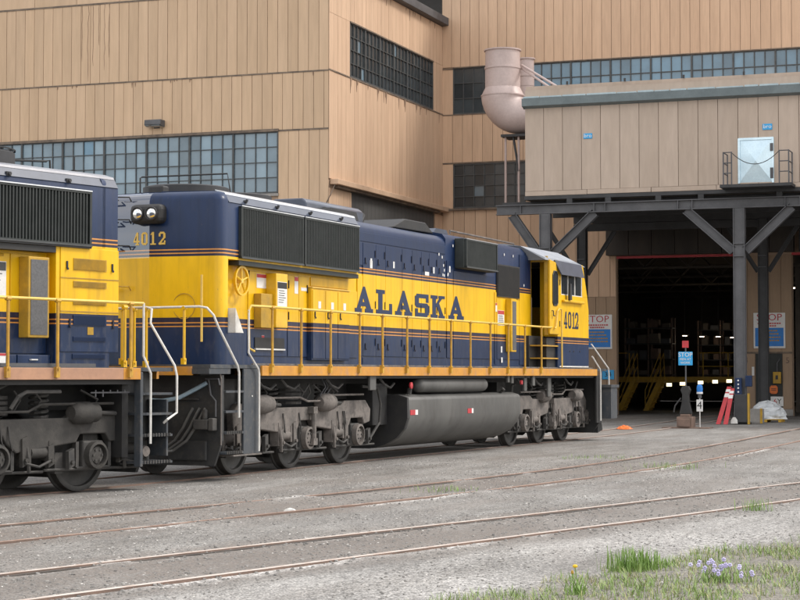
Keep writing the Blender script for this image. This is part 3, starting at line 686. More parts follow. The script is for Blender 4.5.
s = empty('track_number_sign', (XB - .06, 19.15, 1.7), 0, 'small pale blue number plate low on the tan pillar by the locomotive nose', 'sign')
MB().box(-.02, .01, -.26, .26, -.2, .2).build('plate', SIGNL, s, bevel=.01); text('lettering', '34', .28, DGREEN, s, (-.023, 0, 0), FACE_NX, 1.1)
for y, t in ((13.33, '4'), (11.63, '5')):
    q = text('pillar_number', t, .34, RUST, None, (XB - .035, y, 2.27), FACE_NX); q['label'] = 'faded red brown numeral %s painted on the door pillar' % ('four, left of the dark door' if t == '4' else 'five, right of the dark door'); q['category'] = 'number'
s = empty('notice_plate', (XB - .06, 12.07, .6), 0, 'white notice with red and green marks low on the dark door', 'sign')
MB().box(-.015, .01, -.26, .26, -.2, .2).build('plate', LABELW, s, bevel=.01); text('lettering', '6', .3, RED, s, (-.018, .07, 0), FACE_NX); text('lettering', 'Y', .3, DGREEN, s, (-.018, -.1, 0), FACE_NX)
s = empty('caution_plate', (XB - .06, 12.2, 1.08), 0, 'small orange caution plate on the dark door', 'sign')
MB().prism([(-.16, -.1), (-.16, .1), (-.1, .17), (.1, .17), (.16, .1), (.16, -.1), (.1, -.17), (-.1, -.17)], 'x', -.02, .01).build('plate', BOXO, s); MB().box(-.025, -.019, -.1, .1, -.03, -.005).box(-.025, -.019, -.1, .1, .03, .055).build('text_line', DGREEN, s)
s = empty('switch_box', (XB - .06, 12.05, 1.55), 0, 'dirty yellow switch box with conduit on the dark door', 'switch box')
MB().box(-.14, .02, -.16, .16, -.22, .26).build('housing', OLIVE, s, bevel=.02); MB().tube([(-.05, 0, .26), (-.05, 0, .62), (-.05, -.12, .8)], .025, 6).build('conduit', STEEL, s); MB().box(-.16, -.14, -.05, .05, -.05, .12).build('handle', STEELD, s)
s = tag(MB().box(XB - .05, XB - .032, 12.99, 13.09, 1.66, 2.02).build('door_plate', LABELW), 'narrow white plate on the tan pillar beside the dark door', 'plate')

# blue stop flag on its switch stand, and the track number post
st = empty('stop_sign_post', (59.06, 12.03, 0), 0, 'blue stop sign with a red flag square on a rusty switch stand', 'sign')
MB().box(-.30, .30, -.24, .24, -.02, .36).box(-.36, -.30, -.18, .18, .04, .3).box(-.2, .2, -.15, .15, .36, .44).build('base', RUST, st, bevel=.02)
MB().prism([(-.20, .44), (.20, .44), (.12, .8), (.10, 1.05), (.16, 1.2), (.1, 1.32), (-.1, 1.32), (-.16, 1.2), (-.10, 1.05), (-.12, .8)], 'x', -.1, .1).build('stand_casting', BLACK, st, bevel=.02)
MB().tube([(-.2, .12, .95), (-.25, .3, .7), (-.25, .34, .5)], .025, 6).build('lever', BLACK, st)
MB().cyl((0, 0, 1.3), (0, 0, 2.72), .022, 8).build('pole', STEEL, st)
b = MB().box(-.05, -.024, -.225, .225, 1.98, 2.41).build('sign_board', SIGNL, st, bevel=.008)
text('stop_lettering', 'STOP', .19, LABELW, st, (-.053, 0, 2.31), FACE_NX, 1.0); text('small_lettering', 'MEN AT', .10, LABELW, st, (-.053, 0, 2.17), FACE_NX, 1.0); text('small_lettering', 'WORK', .10, LABELW, st, (-.053, 0, 2.06), FACE_NX, 1.0)
MB().box(-.05, -.024, -.10, .10, 2.54, 2.76).build('red_square', RED, st)
st = empty('track_number_post', (59.21, 11.62, 0), 0, 'slim post with a white number four plate and a blue lamp', 'sign')
MB().cyl((0, 0, 0), (0, 0, .95), .018, 8).build('post', WHITE, st)
MB().box(-.03, -.012, -.10, .10, .52, .90).build('number_plate', LABELW, st, bevel=.005); text('numeral', '4', .34, BLACK, st, (-.032, 0, .71), FACE_NX)
MB().cyl((0, 0, .95), (0, 0, 1.08), .06, 10).build('lamp_base', STEEL, st); MB().cyl((0, 0, 1.08), (0, 0, 1.14), .10, 12).build('lamp_ring', LABELW, st)
MB().lathe([(.09, 1.14), (.10, 1.24), (.085, 1.34), (.04, 1.37)], (0, 0, 0), 'z', 12).build('lamp', SIGNB, st, True)
s = tag(MB().box(58.75, 59.5, 11.25, 12.75, -.02, .025).build('ground_plate', RUST, bevel=.01), 'rusty flat plate on the ground beneath the stop sign', 'plate')

# tools and clutter by the canopy column
def pole_tool(p, q, label, name='red_barrier_board'):
    p, q = Vector(p), Vector(q); o = empty(name, p, 0, label, 'board', 'red boards leaning on the column'); d = q - p; b = MB(); s_ = Vector((0, .075, 0)); t_ = Vector((.03, 0, 0)); a = Vector((0, 0, 0))
    def slab(e0, e1, off): return MB().add([c + s_ * i + t_ * j + Vector((off, 0, 0)) for c in (e0, e1) for i in (-1, 1) for j in (-1, 1)], [(0, 1, 3, 2), (4, 6, 7, 5), (0, 4, 5, 1), (2, 3, 7, 6), (0, 2, 6, 4), (1, 5, 7, 3)])
    slab(a, d, 0).build('board', RED, o); slab(d * .72, d * .82, -.012).build('reflector', LABELW, o); slab(d * .86, d * .93, -.012).build('reflector', LABELW, o)
pole_tool((64.1, 11.95, 0), (64.35, 11.60, 1.28), 'red board with pale reflectors leaning furthest from the canopy column')
pole_tool((64.0, 11.68, 0), (64.35, 11.50, 1.22), 'red board leaning between the outer board and the shovel')
sh = empty('shovel', (64.2, 11.42, .02), 0, 'long handled white bladed shovel leaning on the canopy column', 'shovel')
MB().tube([(0, 0, .2), (.2, .02, 1.3)], .017, 6).build('handle', STEEL, sh); MB().prism([(-.12, 0), (.12, 0), (.11, .12), (.04, .22), (-.04, .22), (-.11, .12)], 'x', -.02, .01).build('blade', WHITE, sh)
sh = empty('pry_bar', (64.25, 11.52, .0), 0, 'dark steel bar leaning beside the white shovel', 'bar'); MB().tube([(0, 0, .0), (.15, -.02, 1.25), (.15, .06, 1.32)], .02, 6).build('shaft', BLACK, sh)
sh = empty('junction_box', (64.47, 11.15, 1.3), 0, 'dark blue grey junction boxes with bolts fixed to the canopy column', 'box')
MB().box(-.12, .05, .04, .26, -.3, .28).build('housing', BLUEM, sh, bevel=.02); MB().box(-.1, .08, -.30, -.08, -.02, .36).build('housing', BLUEM, sh, bevel=.02)
for k in range(4): MB().cyl((-.14, .15, -.2 + .13 * k), (-.12, .15, -.2 + .13 * k), .03, 8).build('bolt', LABELW, sh)
sh = empty('column_guard', (64.42, 11.2, 0), 0, 'dark boxed steel guard round the foot of the canopy column', 'guard')
MB().box(-.16, .0, -.22, .22, .06, 1.02).build('casing', STEELD, sh, bevel=.02); MB().box(-.18, .02, -.28, -.225, 0, 1.05).build('edge', OLIVE, sh)
bg_ = MB(); N = 22; M_ = 12; v = []
for j in range(M_):
    for i in range(N):
        t = 2 * math.pi * i / N; u = j / (M_ - 1); rad = (1 - u ** 2.2) ** .5 if u < 1 else .02
        k = 1 + .22 * noise.noise(Vector((math.cos(t) * 2.4, math.sin(t) * 2.4, u * 4))) + .10 * noise.noise(Vector((math.cos(t) * 7, math.sin(t) * 7, u * 9)))
        v.append((.5 * rad * k * math.cos(t), .66 * rad * k * math.sin(t), .64 * u * (1 + .15 * noise.noise(Vector((t * 1.5, u * 3, 4))))))
f = [(j * N + i, j * N + (i + 1) % N, (j + 1) * N + (i + 1) % N, (j + 1) * N + i) for j in range(M_ - 1) for i in range(N)]
bag = empty('wrapped_pallet', (68, 10.9, .1), 0, 'bundle wrapped in crumpled white plastic on a pallet beside the column', 'bundle')
bg_.add(v, f).build('plastic_wrap', PLAST, bag)
pm = MB()
for yy in (-.5, 0, .5): pm.box(-.45, .45, yy - .05, yy + .05, -.1, -.02)
for xx in (-.4, -.2, 0, .2, .4): pm.box(xx - .06, xx + .06, -.6, .6, -.02, .01)
pm.build('pallet', OLIVE, bag)
s = empty('waste_box', (66.0, 10.95, 0), 0, 'grey open box standing in front of the plastic wrapped bundle', 'box')
q = MB().box(-.22, .22, -.22, .22, 0, .03)
for a in ((-.22, -.19, -.22, .22), (.19, .22, -.22, .22), (-.19, .19, -.22, -.19), (-.19, .19, .19, .22)): q.box(*a, .03, .5)
q.build('shell', CONC, s, bevel=.01); MB().box(-.235, -.221, -.23, -.15, 0, .52).build('corner_strip', OLIVE, s)
hp = MB(); rnd = random.Random(3)
s = empty('orange_debris', (57.1, 13.55, 0), 0, 'crumpled orange plastic sheet lying on the ground ahead of the locomotive', 'debris')
v = []; N = 14
for j in range(7):
    for i in range(N):
        t = 2 * math.pi * i / N; r_ = .25 * (j / 6) * (1 + .25 * noise.noise(Vector((math.cos(t) * 2, math.sin(t) * 2, 1)))); v.append((r_ * .8 * math.cos(t), r_ * math.sin(t) * 1.1, max(.0, .11 * (1 - (j / 6) ** 2) + .05 * noise.noise(Vector((t * 2, j * .7, 2))))))
f = [(j * N + i, j * N + (i + 1) % N, (j + 1) * N + (i + 1) % N, (j + 1) * N + i) for j in range(6) for i in range(N)]
MB().add(v, f).build('sheet', BOXO, s)

# inside the shop: work platform with stairs, lamps
wp = empty('work_platform', (90, 17.5, 0), 0, 'yellow edged work platform with guard rails deep inside the shop', 'platform'); SH = Vector((90, 17.5, 0))
MB().box(89.5, 108, 17.2, 24, 1.30, 1.42).build('deck', STEELD, wp); MB().box(89.42, 89.5, 14.6, 24, 1.34, 1.6).box(89.5, 108, 17.12, 17.2, 1.3, 1.55).build('toe_board', OLIVE, wp)
MB().box(89.5, 93, 14.7, 17.11, 1.30, 1.42).build('deck', STEELD, wp)
for y in (24, 22.5, 21, 17.4, 16.2, 14.8): MB().cyl((89.55, y, 1.42), (89.55, y, 2.75), .03, 6).build('rail_post', OLIVE, wp)
MB().tube([(89.55, 24, 2.75), (89.55, 21.1, 2.75)], .025, 6).tube([(89.55, 17.6, 2.75), (89.55, 14.8, 2.75)], .025, 6).tube([(89.55, 17.6, 2.1), (89.55, 14.8, 2.1)], .025, 6).build('guard_rail', OLIVE, wp)
SH = Vector((0, 0, 0))
for k, (yc, yb) in enumerate(((20.62, .30), (19.34, .42))):
    s = empty('access_stair', (88.2, yc, 0), 0, 'yellow steel stair inside the shop door, %s of the pair' % ('left one' if k == 0 else 'right one'), 'stair', 'yellow stairs in the shop')
    for sx in (-.62, .18):
        # stringers climb sideways towards the platform edge
        MB().prism([(-.75, 0), (-.45, 0), (.55, 1.45), (.25, 1.45)][::-1] if False else [(.55 , 0), (.30, 0), (-.40, 1.45), (-.15, 1.45)], 'x', sx, sx + .05).build('stringer', OLIVE, s)
    for q in range(6):
        t = (q + .5) / 6; MB().box(-.57, .18, .33 - .7 * t - .10, .33 - .7 * t + .12, 1.45 * t, 1.45 * t + .035).build('tread', OLIVE, s)
    for sx in (-.6, .2): MB().tube([(sx, .45, 0), (sx, .45, .95), (sx, -.28, 2.72), (sx, -.32, 1.45)], .024, 6).tube([(sx, .40, .55), (sx, -.28, 2.1)], .018, 6).build('handrail', OLIVE, s)
for i, (yy, zz) in enumerate(((16.66 + 2.35, 1.22), (16.11 + 2.25, 1.27), (15.39 + 2.1, 1.33), (14.76 + 2.03, 1.37), (14.17 + 1.95, 1.40))):
    s = empty('work_light', (89.35, yy * 1.0, zz), 0, 'lit rectangular pale yellow lamp in the row along the platform edge, %s from left' % ('first', 'second', 'third', 'fourth', 'fifth')[i], 'lamp', 'lamps along the work platform')
    MB().box(0, .06, -.16, .16, -.1, .1).build('housing', STEELD, s); MB().box(-.012, 0, -.125, .125, -.075, .075).build('lit_glass', LAMPY, s)
def lampglow(o, power, dz=-.15):
    d = bpy.data.lights.new('lamp_glow', 'POINT'); d.energy = power; d.shadow_soft_size = .12; d.color = (1, .84, .62)
    q = bpy.data.objects.new('lamp_glow', d); col.objects.link(q); q.parent = o; q.location = (0, 0, dz)
for i, (yy, zz) in enumerate(((19.9, 3.73), (19.0, 3.68), (18.15, 3.67), (17.4, 3.62))):
    s = empty('strip_light', (97.5, yy, zz), 0, 'small lit strip lamp hanging in the dark shop, %s of four from left' % ('first', 'second', 'third', 'fourth')[i], 'lamp', 'strip lamps inside the shop')
    MB().box(-.12, .12, -.2, .2, .03, .09).build('housing', STEELD, s); MB().box(-.05, .05, -.11, .11, -.01, .03).build('lit_tube', LAMPW, s); MB().cyl((0, 0, .09), (0, 0, 2.9), .012, 5).build('hanger', STEELD, s); lampglow(s, 4)
s = empty('strip_light', (95, 13.71, 6.04), 0, 'bright strip lamp in the right hand shop bay at the photo edge', 'lamp', 'strip lamps inside the shop')
MB().box(-.12, .12, -.3, .3, .03, .09).build('housing', STEELD, s); MB().box(-.10, .10, -.27, .27, -.03, .03).build('lit_tube', LAMPW, s); MB().cyl((0, 0, .09), (0, 0, 1.5), .012, 5).build('hanger', STEELD, s); lampglow(s, 30)
for i, (x0, y0, lb) in enumerate(((95.5, 21.3, 'tall dim parts rack standing behind the left shop stair'), (101, 18.6, 'tall dim parts rack deep in the shop behind the platform rail'), (108, 16.2, 'tall dim parts rack farthest back in the shop'))):
    s = empty('parts_rack', (x0, y0, 1.42 if i < 2 else 0), 0, lb, 'rack', 'parts racks in the shop')
    for yy in (-1.2, 0, 1.2):
        for xx in (-.4, .4): MB().box(xx - .04, xx + .04, yy - .04, yy + .04, 0, 3.2).build('upright', RUST, s)
    for k in range(4):
        sh_ = MB().box(-.45, .45, -1.25, 1.25, .25 + k * .8, .30 + k * .8).build('shelf', STEELD, s)
        for q in range(4): w_ = random.uniform(.25, .5); h_ = random.uniform(.2, .55); MB().box(-.35, .2, -1.1 + q * .6, -1.1 + q * .6 + w_, .303 + k * .8, .3 + k * .8 + h_).build('carton', random.choice((INTER, RUST, STEEL, INTER)), sh_, bevel=.01)

# ------------------------------------------------------------------ locomotives: shared pieces
def wheel_mesh():
    global SH
    keep = SH; SH = Vector((0, 0, 0))
    prof = [(.02, -.045), (.10, -.06), (.16, -.05), (.20, -.005), (.40, .03), (.445, .005), (.455, -.05), (.50, -.055), (.528, -.045), (.532, .07), (.56, .085), (.56, .11), (.50, .115), (.44, .09), (.40, .07), (.2, .06), (.02, .06)]
    me = MB().lathe(prof, (0, 0, 0), 'y', 32).mesh('wheel'); me.materials.append(WHEELM)
    for p in me.polygons: p.use_smooth = True
    me.set_sharp_from_angle(angle=R(40)); SH = keep; return me
def truck(root, cx, ax, light=DUST, flip=1):
    """three-axle truck centred on cx with axles at the absolute positions ax; both side frames, near one is at -y"""
    def frame(y0, y1):
        q = [(-2.75, .78), (-2.78, 1.02), (-2.55, 1.19), (-1.62, 1.19), (-1.42, 1.10), (1.42, 1.10), (1.62, 1.19), (2.55, 1.19), (2.78, 1.02), (2.75, .78)]
        lo = []
        for a in sorted([x - cx for x in ax], reverse=True): lo += [(a + .34, .74), (a + .26, .86), (a - .26, .86), (a - .34, .74), (a - .52, .62 if a > -1.8 else .74)]
        lo = [(min(2.74, max(-2.74, x)), z) for x, z in lo]
        return MB().prism([(cx + flip * x, z) for x, z in q + lo], 'y', y0, y1)
    t = frame(-1.16, -1.02).build('truck', light, root, bevel=.02)
    frame(1.02, 1.16).build('side_frame', DARKD, t)
    MB().box(cx - .5, cx + .5, -1.0, 1.0, .7, 1.05).box(cx - 2.2, cx - 1.9, -1.0, 1.0, .75, 1.0).box(cx + 1.9, cx + 2.2, -1.0, 1.0, .75, 1.0).build('bolster', DARKD, t)
    wm = bpy.data.meshes.get('wheel') or wheel_mesh()
    for a in ax:
        for sd in (-1, 1):
            o = inst(wm, 'wheel', t, Vector((a, sd * .78, .533)) - SH, 0 if sd < 0 else math.pi)
        MB().cyl((a, -1.0, .533), (a, 1.0, .533), .095, 12).build('axle', DARKD, t)
        MB().cyl((a, -.4, .55), (a, .45, .55), .36, 16).build('traction_motor', DARKD, t)
        for sd in (-1, 1):
            j = MB().box(a - .21, a + .21, min(sd * .95, sd * 1.13), max(sd * .95, sd * 1.13), .36, .76).build('journal_box', DARKD, t, bevel=.03)
            if sd < 0:
                MB().lathe([(.20, 0), (.20, -.10), (.16, -.11), (.16, -.03), (.12, -.03), (.12, -.07), (.05, -.08)], (a, -1.135, .55), 'y', 18).build('bearing_cap', light, t, True)
                for k in range(6): MB().cyl((a + .085 * math.cos(k * 1.047), -1.20, .55 + .085 * math.sin(k * 1.047)), (a + .085 * math.cos(k * 1.047), -1.225, .55 + .085 * math.sin(k * 1.047)), .018, 6).build('cap_bolt', DARKD, t)
                # brake hanger, cylinder and shoe behind each wheel
                for e in (-1,):
                    xb = a + flip * e * .82
                    MB().cyl((xb - .16, -1.10, .62), (xb + .16, -1.10, .62), .085, 12).box(xb - .30, xb - .17, -1.17, -1.0, .44, .84).box(xb + .17, xb + .22, -1.17, -1.0, .50, .78).build('brake_actuator', light, t, True)
                    MB().prism([(xb + flip * .26, .40), (xb + flip * .34, .40), (xb + flip * .31, .72), (xb + flip * .22, .72)], 'y', -.86, -.70).build('brake_shoe', DARKD, t)
                    MB().tube([(xb - .25, -1.14, .82), (xb - .26, -1.2, .56), (xb - .22, -1.18, .34)], .028, 6).build('brake_hanger', light, t)
    for k, xb in enumerate((cx - flip * 1.75, cx + flip * .72)):
        c = MB().lathe([(.05, -.30), (.10, -.30), (.16, -.22), (.165, .05), (.14, .07), (.14, .2), (.10, .22), (.04, .24)], (xb, -1.2, 1.17), 'x', 18).build('brake_cylinder', light, t, True)
        MB().cyl((xb + .22, -1.2, 1.17), (xb + .62, -1.2, 1.15), .03, 8).build('push_rod', DARKD, c)
    for xb in (cx - 1.05, cx + 1.05):
        q = MB(); pts = [(xb + .13 * math.cos(k * .7), -.96 + .13 * math.sin(k * .7), 1.06 + .0085 * k) for k in range(50)]
        q.tube(pts, .022, 5).build('spring', DARKD, t)
    for k in range(4): MB().lathe([(.2, 0), (.26, 0), (.26, .05), (.2, .05)], (cx - flip * .2, -.86, 1.15 + .075 * k), 'z', 16, True).build('rubber_spring', DARKD, t)
    d = MB().cyl((cx + flip * .12, -1.24, .50), (cx + flip * .12, -1.24, 1.0), .05, 8).box(cx + flip * .12 - .08, cx + flip * .12 + .08, -1.28, -1.15, .98, 1.1).box(cx + flip * .12 - .08, cx + flip * .12 + .08, -1.28, -1.15, .42, .54).build('damper', light, t)
    MB().tube([(cx - 2.5, -1.22, 1.27), (cx - .4, -1.22, 1.27), (cx - .1, -1.22, 1.2), (cx + .6, -1.22, 1.2), (cx + .85, -1.22, 1.3), (cx + 2.3, -1.22, 1.3)], .020, 6).build('air_pipe', light, t)
    MB().tube([(cx + flip * 2.5, -1.1, 1.45), (cx + flip * 3.0, -1.2, 1.42), (cx + flip * 3.12, -1.22, 1.1), (cx + flip * 3.1, -1.2, .75), (cx + flip * 2.75, -1.15, .45), (cx + flip * 2.5, -1.1, .4)], .028, 6).build('sand_hose', DARKD, t)
    for a in ax:
        MB().tube([(a - .95, -1.08, .36), (a + .95, -1.08, .34)], .022, 6).build('brake_rod', DARKD, t)
        for dx in (-.32, .34): MB().box(a + dx - .03, a + dx + .03, -1.12, -1.03, .38, .75).build('pedestal_leg', DARKD, t)
        MB().tube([(a - .33, -1.10, .37), (a + .35, -1.10, .37)], .022, 6).build('pedestal_tie', DARKD, t)
    for a in ax:
        for dx, z0_, z1_ in ((-.52, .42, .86), (.50, .36, .66), (-1.02, .40, .74)):
            x = a + flip * dx
            MB().prism([(x - .05, z0_), (x + .06, z0_ + .05), (x + .05, z1_), (x - .06, z1_ - .04)], 'y', -1.19, -1.12).cyl((x, -1.23, z0_ + .1), (x, -1.1, z0_ + .1), .03, 8).build('brake_lever', light if dx < 0 else DARKD, t)
        MB().tube([(a - flip * .5, -1.2, .48), (a - flip * .75, -1.22, .42), (a - flip * 1.0, -1.2, .50)], .02, 6).build('slack_chain', DARKD, t)
        MB().box(a - .7, a - .55, -1.05, -.9, .3, .6).build('brake_beam', DARKD, t)
    for k in range(8):
        x = cx + random.uniform(-2.5, 2.5); MB().tube([(x, -1.15, 1.22), (x + .05, -1.22, 1.36), (x + random.uniform(-.3, .3), -1.2, 1.5)], .016, 5).build('hose', DARKD, t)
    for k in range(5):
        x = cx + random.uniform(-2.2, 2.2); MB().tube([(x, -1.17, 1.0), (x + .01, -1.19, .8), (x + .08, -1.17, .66)], .013, 5).build('small_pipe', DARKD, t)
    return t
def radiator(root, x0, x1, z0, z1, y, m=GRILLE, pitch=.062):
    r = MB().box(x0, x1, y + .03, y + .06, z0, z1).box(x0, x0 + .04, y - .02, y + .03, z0, z1).box(x1 - .04, x1, y - .02, y + .03, z0, z1).box(x0, x1, y - .024, y + .03, z0, z0 + .035).box(x0, x1, y - .022, y + .03, z1 - .035, z1).build('radiator_grille', m, root)
    s = MB(); n = int((x1 - x0 - .08) / pitch)
    for k in range(n):
        x = x0 + .05 + k * pitch; s.prism([(x, y + .028), (x + .014, y - .015), (x + .036, y - .015), (x + .046, y + .028)], 'z', z0 + .035, z1 - .035)
    s.build('slats', m, r)['kind'] = 'stuff'
    MB().box(x0, x1, y - .035, y - .021, z0 - .005, z0 + .018).build('lower_lip', MULL, r); MB().box(x0, x1, y - .03, y - .018, z1 - .002, z1 + .014).build('upper_lip', HILITE, r)
    return r
def stanchion(root, x, y, z0, z1, m=STANM):
    o = MB().cyl((x, y, z0), (x, y, z1), .023, 8).build('stanchion', m, root)
    MB().box(x - .036, x + .036, y - .02, y + .04, z0 - .02, z0 + .13).cyl((x, y - .02, z0 + .1), (x, y - .035, z0 + .1), .018, 6).build('foot', m, o)
    MB().cyl((x - .04, y, z1), (x + .04, y, z1), .033, 8).build('rail_clamp', m, o)
    return o
def rail(root, pts, m, r=.019, name='handrail'):
    return MB().tube(pts, r, 8).build(name, m, root, True)
def placard(root, x, y, z, w_, h_, head=RED, body=True, nm='warning_label'):
    o = MB().box(x, x + w_, y - .004, y, z, z + h_).build(nm, LABELW, root)
    if head is not None: MB().box(x + .01 * w_, x + .99 * w_, y - .007, y - .0045, z + h_ * .74, z + h_ * .98).build('header', head, o)
    if body and h_ > .25:
        b = MB(); zz = z + h_ * .64
        while zz > z + h_ * .1: b.box(x + w_ * .12, x + w_ * random.uniform(.6, .9), y - .0065, y - .0045, zz, zz + .012); zz -= h_ * .09
        b.build('text_line', MULL, o)
    return o
def steps(root, x0, x1, zs, yo=-1.55, yi=-1.02, m=SLATE):
    for z in zs:
        t = MB().box(x0, x1, yo, yi, z, z + .035).build('step_tread', m, root)
        if z > .9: continue
        g = MB()
        for k in range(int((x1 - x0) / .06)): g.box(x0 + .02 + k * .06, x0 + .05 + k * .06, yo - .014, yo - .001, z, z + .05)
        g.build('tread_teeth', DARKD, t)['kind'] = 'stuff'
def louvers(root, x0, x1, z0, z1, y, m, bm_):
    o = MB().box(x0, x1, y - .010, y + .004, z0, z1).build('louver', bm_, root); b = MB(); n = int((x1 - x0) / .045)
    for k in range(n): x = x0 + .01 + k * .045; b.prism([(x, y - .011), (x + .03, y - .011), (x + .03, y - .035)], 'z', z0 + .01, z1 - .01)
    b.build('fins', m, o)['kind'] = 'stuff'
    return o
LATCHM = mat('latch_dark', (.012, .014, .03), None, .6)
def latch(root, x, y, z, m=LATCHM): return MB().box(x - .013, x + .013, y - .015, y, z - .05, z + .05).cyl((x, y - .015, z - .06), (x, y - .028, z - .06), .018, 8).build('latch', m, root)
def hinge(root, x, y, z, m=LATCHM): return MB().cyl((x, y - .008, z - .07), (x, y - .008, z + .07), .010, 6).build('hinge', m, root)

def hood_shell(sec, x0, x1):
    """hood cross-section (list of (y,z), near side first) extruded from x0 to x1"""
    return MB().prism(sec, 'x', x0, x1)
def arch(hw, ztop, zbot, r=.22, n=5, crown=.05):
    p = [(-hw, zbot)]
    for k in range(n + 1):
        a = math.pi - math.pi / 2 * k / n; p.append((-hw + r + r * math.cos(a), ztop - r + r * math.sin(a)))
    p.append((0, ztop + crown)); p += [(-y, z) for y, z in reversed(p[:-1])]
    return p

# ------------------------------------------------------------------ locomotive 4012
SC = 36.5
lo = empty('diesel_locomotive', lp(SC), L_H, 'blue and yellow diesel locomotive number 4012 lettered ALASKA', 'locomotive', 'blue and yellow locomotives'); SH = Vector((SC, 0, 0))
Z0 = 1.83
# frame and deck
MB().box(26.35, 47.0, -.55, .55, 1.2, 1.64).box(27.3, 46.2, -1.45, 1.45, 1.60, 1.66).build('underframe', BLACK, lo)
MB().box(25.92, 47.1, -1.52, 1.52, 1.77, Z0).build('deck', SLATE, lo)
for sd in (-1, 1):
    MB().box(27.62, 46.2, min(sd * 1.50, sd * 1.555), max(sd * 1.50, sd * 1.555), 1.65, Z0 - .012).build('side_sill', ORGM, lo, bevel=.006)
MB().box(27.4, 46.0, -1.50, -1.46, Z0, Z0 + .025).build('walkway_edge', DUST, lo)
MB().box(25.88, 25.94, -1.2, 1.5, 1.66, 1.80).build('end_sill', ORGM, lo)
MB().box(25.9, 26.6, -1.51, -1.2, 1.68, 1.768).build('step_header', SLATE, lo)
# radiator section: wide upper body, rounded end
# rear end wall: shallow V in plan, rounded corners
def endplan(hw, xe, r=.16, vee=.13, back=26.95):
    p = [(back, -hw)]
    for k in range(6):
        a = math.pi / 2 * k / 5; p.append((xe + vee + r - r * math.sin(a), -hw + r - r * math.cos(a)))
    p.append((xe, 0)); q = [(x, -y) for x, y in reversed(p[:-1])]
    return p + q
e0 = endplan(1.27, 26.60)
def loft(layers):
    n = len(layers[0]); v = [q for L_ in layers for q in L_]; f = [tuple(range(n)), tuple(range(len(layers) * n - 1, (len(layers) - 1) * n - 1, -1))]
    for j in range(len(layers) - 1):
        for i in range(n): f.append((j * n + i, j * n + (i + 1) % n, (j + 1) * n + (i + 1) % n, (j + 1) * n + i))
    return MB().add(v, [tuple(reversed(q)) for q in f])
def lay(plan, z, ins): 
    cx_ = 26.95
    return [(min(cx_, x + ins) if x < cx_ else x, y * (1 - ins / 1.27), z) for x, y in plan]
k0 = len(e0) // 2; eR = e0[:k0 + 1] + [(26.95, 0)]; eL = [(26.95, .0)] + [(26.600, .0)] + e0[k0 + 1:]
for pl_h, m_h, nm_h in ((eR, LIV, 'hood_end'), (eL, LIVG, 'sky_reflect_panel')):  # left half made glossier to imitate the sky reflected in it
    zb = Z0 if pl_h is eR else 3.575
    loft([lay(pl_h, zb, 0), lay(pl_h, 4.50, 0), lay(pl_h, 4.58, .03), lay(pl_h, 4.635, .09), lay(pl_h, 4.66, .18)]).build(nm_h, m_h, lo, True)
loft([lay(eL, Z0, 0), lay(eL, 3.5745, 0)]).build('lower_end_panel', LIVD, lo, True)
sec = [(-1.27, 3.55), (-1.27, 4.47), (-1.18, 4.62), (-1.02, 4.672), (0, 4.70)]; sec += [(-y, z) for y, z in reversed(sec[:-1])]
shoulder = [(-1.272, 4.475), (-1.182, 4.624), (-1.12, 4.645), (-1.12, 4.652), (-1.19, 4.632), (-1.282, 4.48)]; highlight_sec = [(-1.20, 4.60), (-1.182, 4.628), (-1.02, 4.676), (-1.02, 4.692), (-1.192, 4.642), (-1.212, 4.606)]
MB().prism(sec, 'x', 26.951, 32.05).build('radiator_hood', LIV, lo, True)
MB().prism(shoulder, 'x', 26.96, 32.04).build('roof_shoulder', ROOFM, lo, True)
MB().prism(highlight_sec, 'x', 26.96, 32.045).build('roof_highlight_strip', HILITE, lo, True)  # added strip imitating the white sky glint along the roof edge
radiator(lo, 27.31, 29.63, 3.585, 4.44, -1.305); radiator(lo, 29.68, 32.0, 3.585, 4.44, -1.305)
radiator(lo, 27.31, 32.0, 3.585, 4.44, 1.30)
MB().box(27.3, 32.04, -1.285, -1.09, 3.47, 3.545).build('radiator_skirt', GRILLE, lo)
for x in (27.55, 28.7, 30.0, 31.3): MB().cyl((x, -1.22, 4.53), (x, -1.29, 4.53), .03, 8).cyl((x, -1.29, 4.53), (x, -1.30, 4.57), .022, 8).build('lifting_eye', STEELD, lo)
# main hood
MB().prism(arch(1.08, 4.62, Z0), 'x', 32.051, 36.94).build('hood', LIV, lo, True)
MB().box(26.96, 32.05, -1.08, 1.08, Z0, 3.549).build('lower_hood', LIV, lo)
def door(x0, x1, z0, z1, y=-1.08, th=.018, m=LIV, nm='hood_door', g=.006): return MB().box(x0 + g, x1 - g, y - th, y, z0 + g, z1 - g).build(nm, m, lo, bevel=.005)
ds = [32.66, 33.27, 33.73, 34.57, 35.09, 35.57, 36.0, 36.44, 36.90]
for a, b in zip(ds[:-1], ds[1:]):
    d = door(a, b, 2.02, 4.2)
    for z in (4.0, 3.75): hinge(d, b - .05, -1.098, z) if z > 3.9 else None
    latch(d, a + .1, -1.098, 3.86); hinge(d, b - .04, -1.098, 3.02); hinge(d, b - .04, -1.098, 2.30); latch(d, a + .1, -1.098, 2.22)
door(32.08, 36.90, 4.215, 4.40, th=.012, nm='hood_panel'); door(32.08, 32.65, 3.75, 4.2, nm='hood_panel'); door(32.52, 32.65, 2.02, 3.56, nm='hood_panel')
door(32.66, 36.9, 1.85, 2.01, th=.012, nm='base_panel')
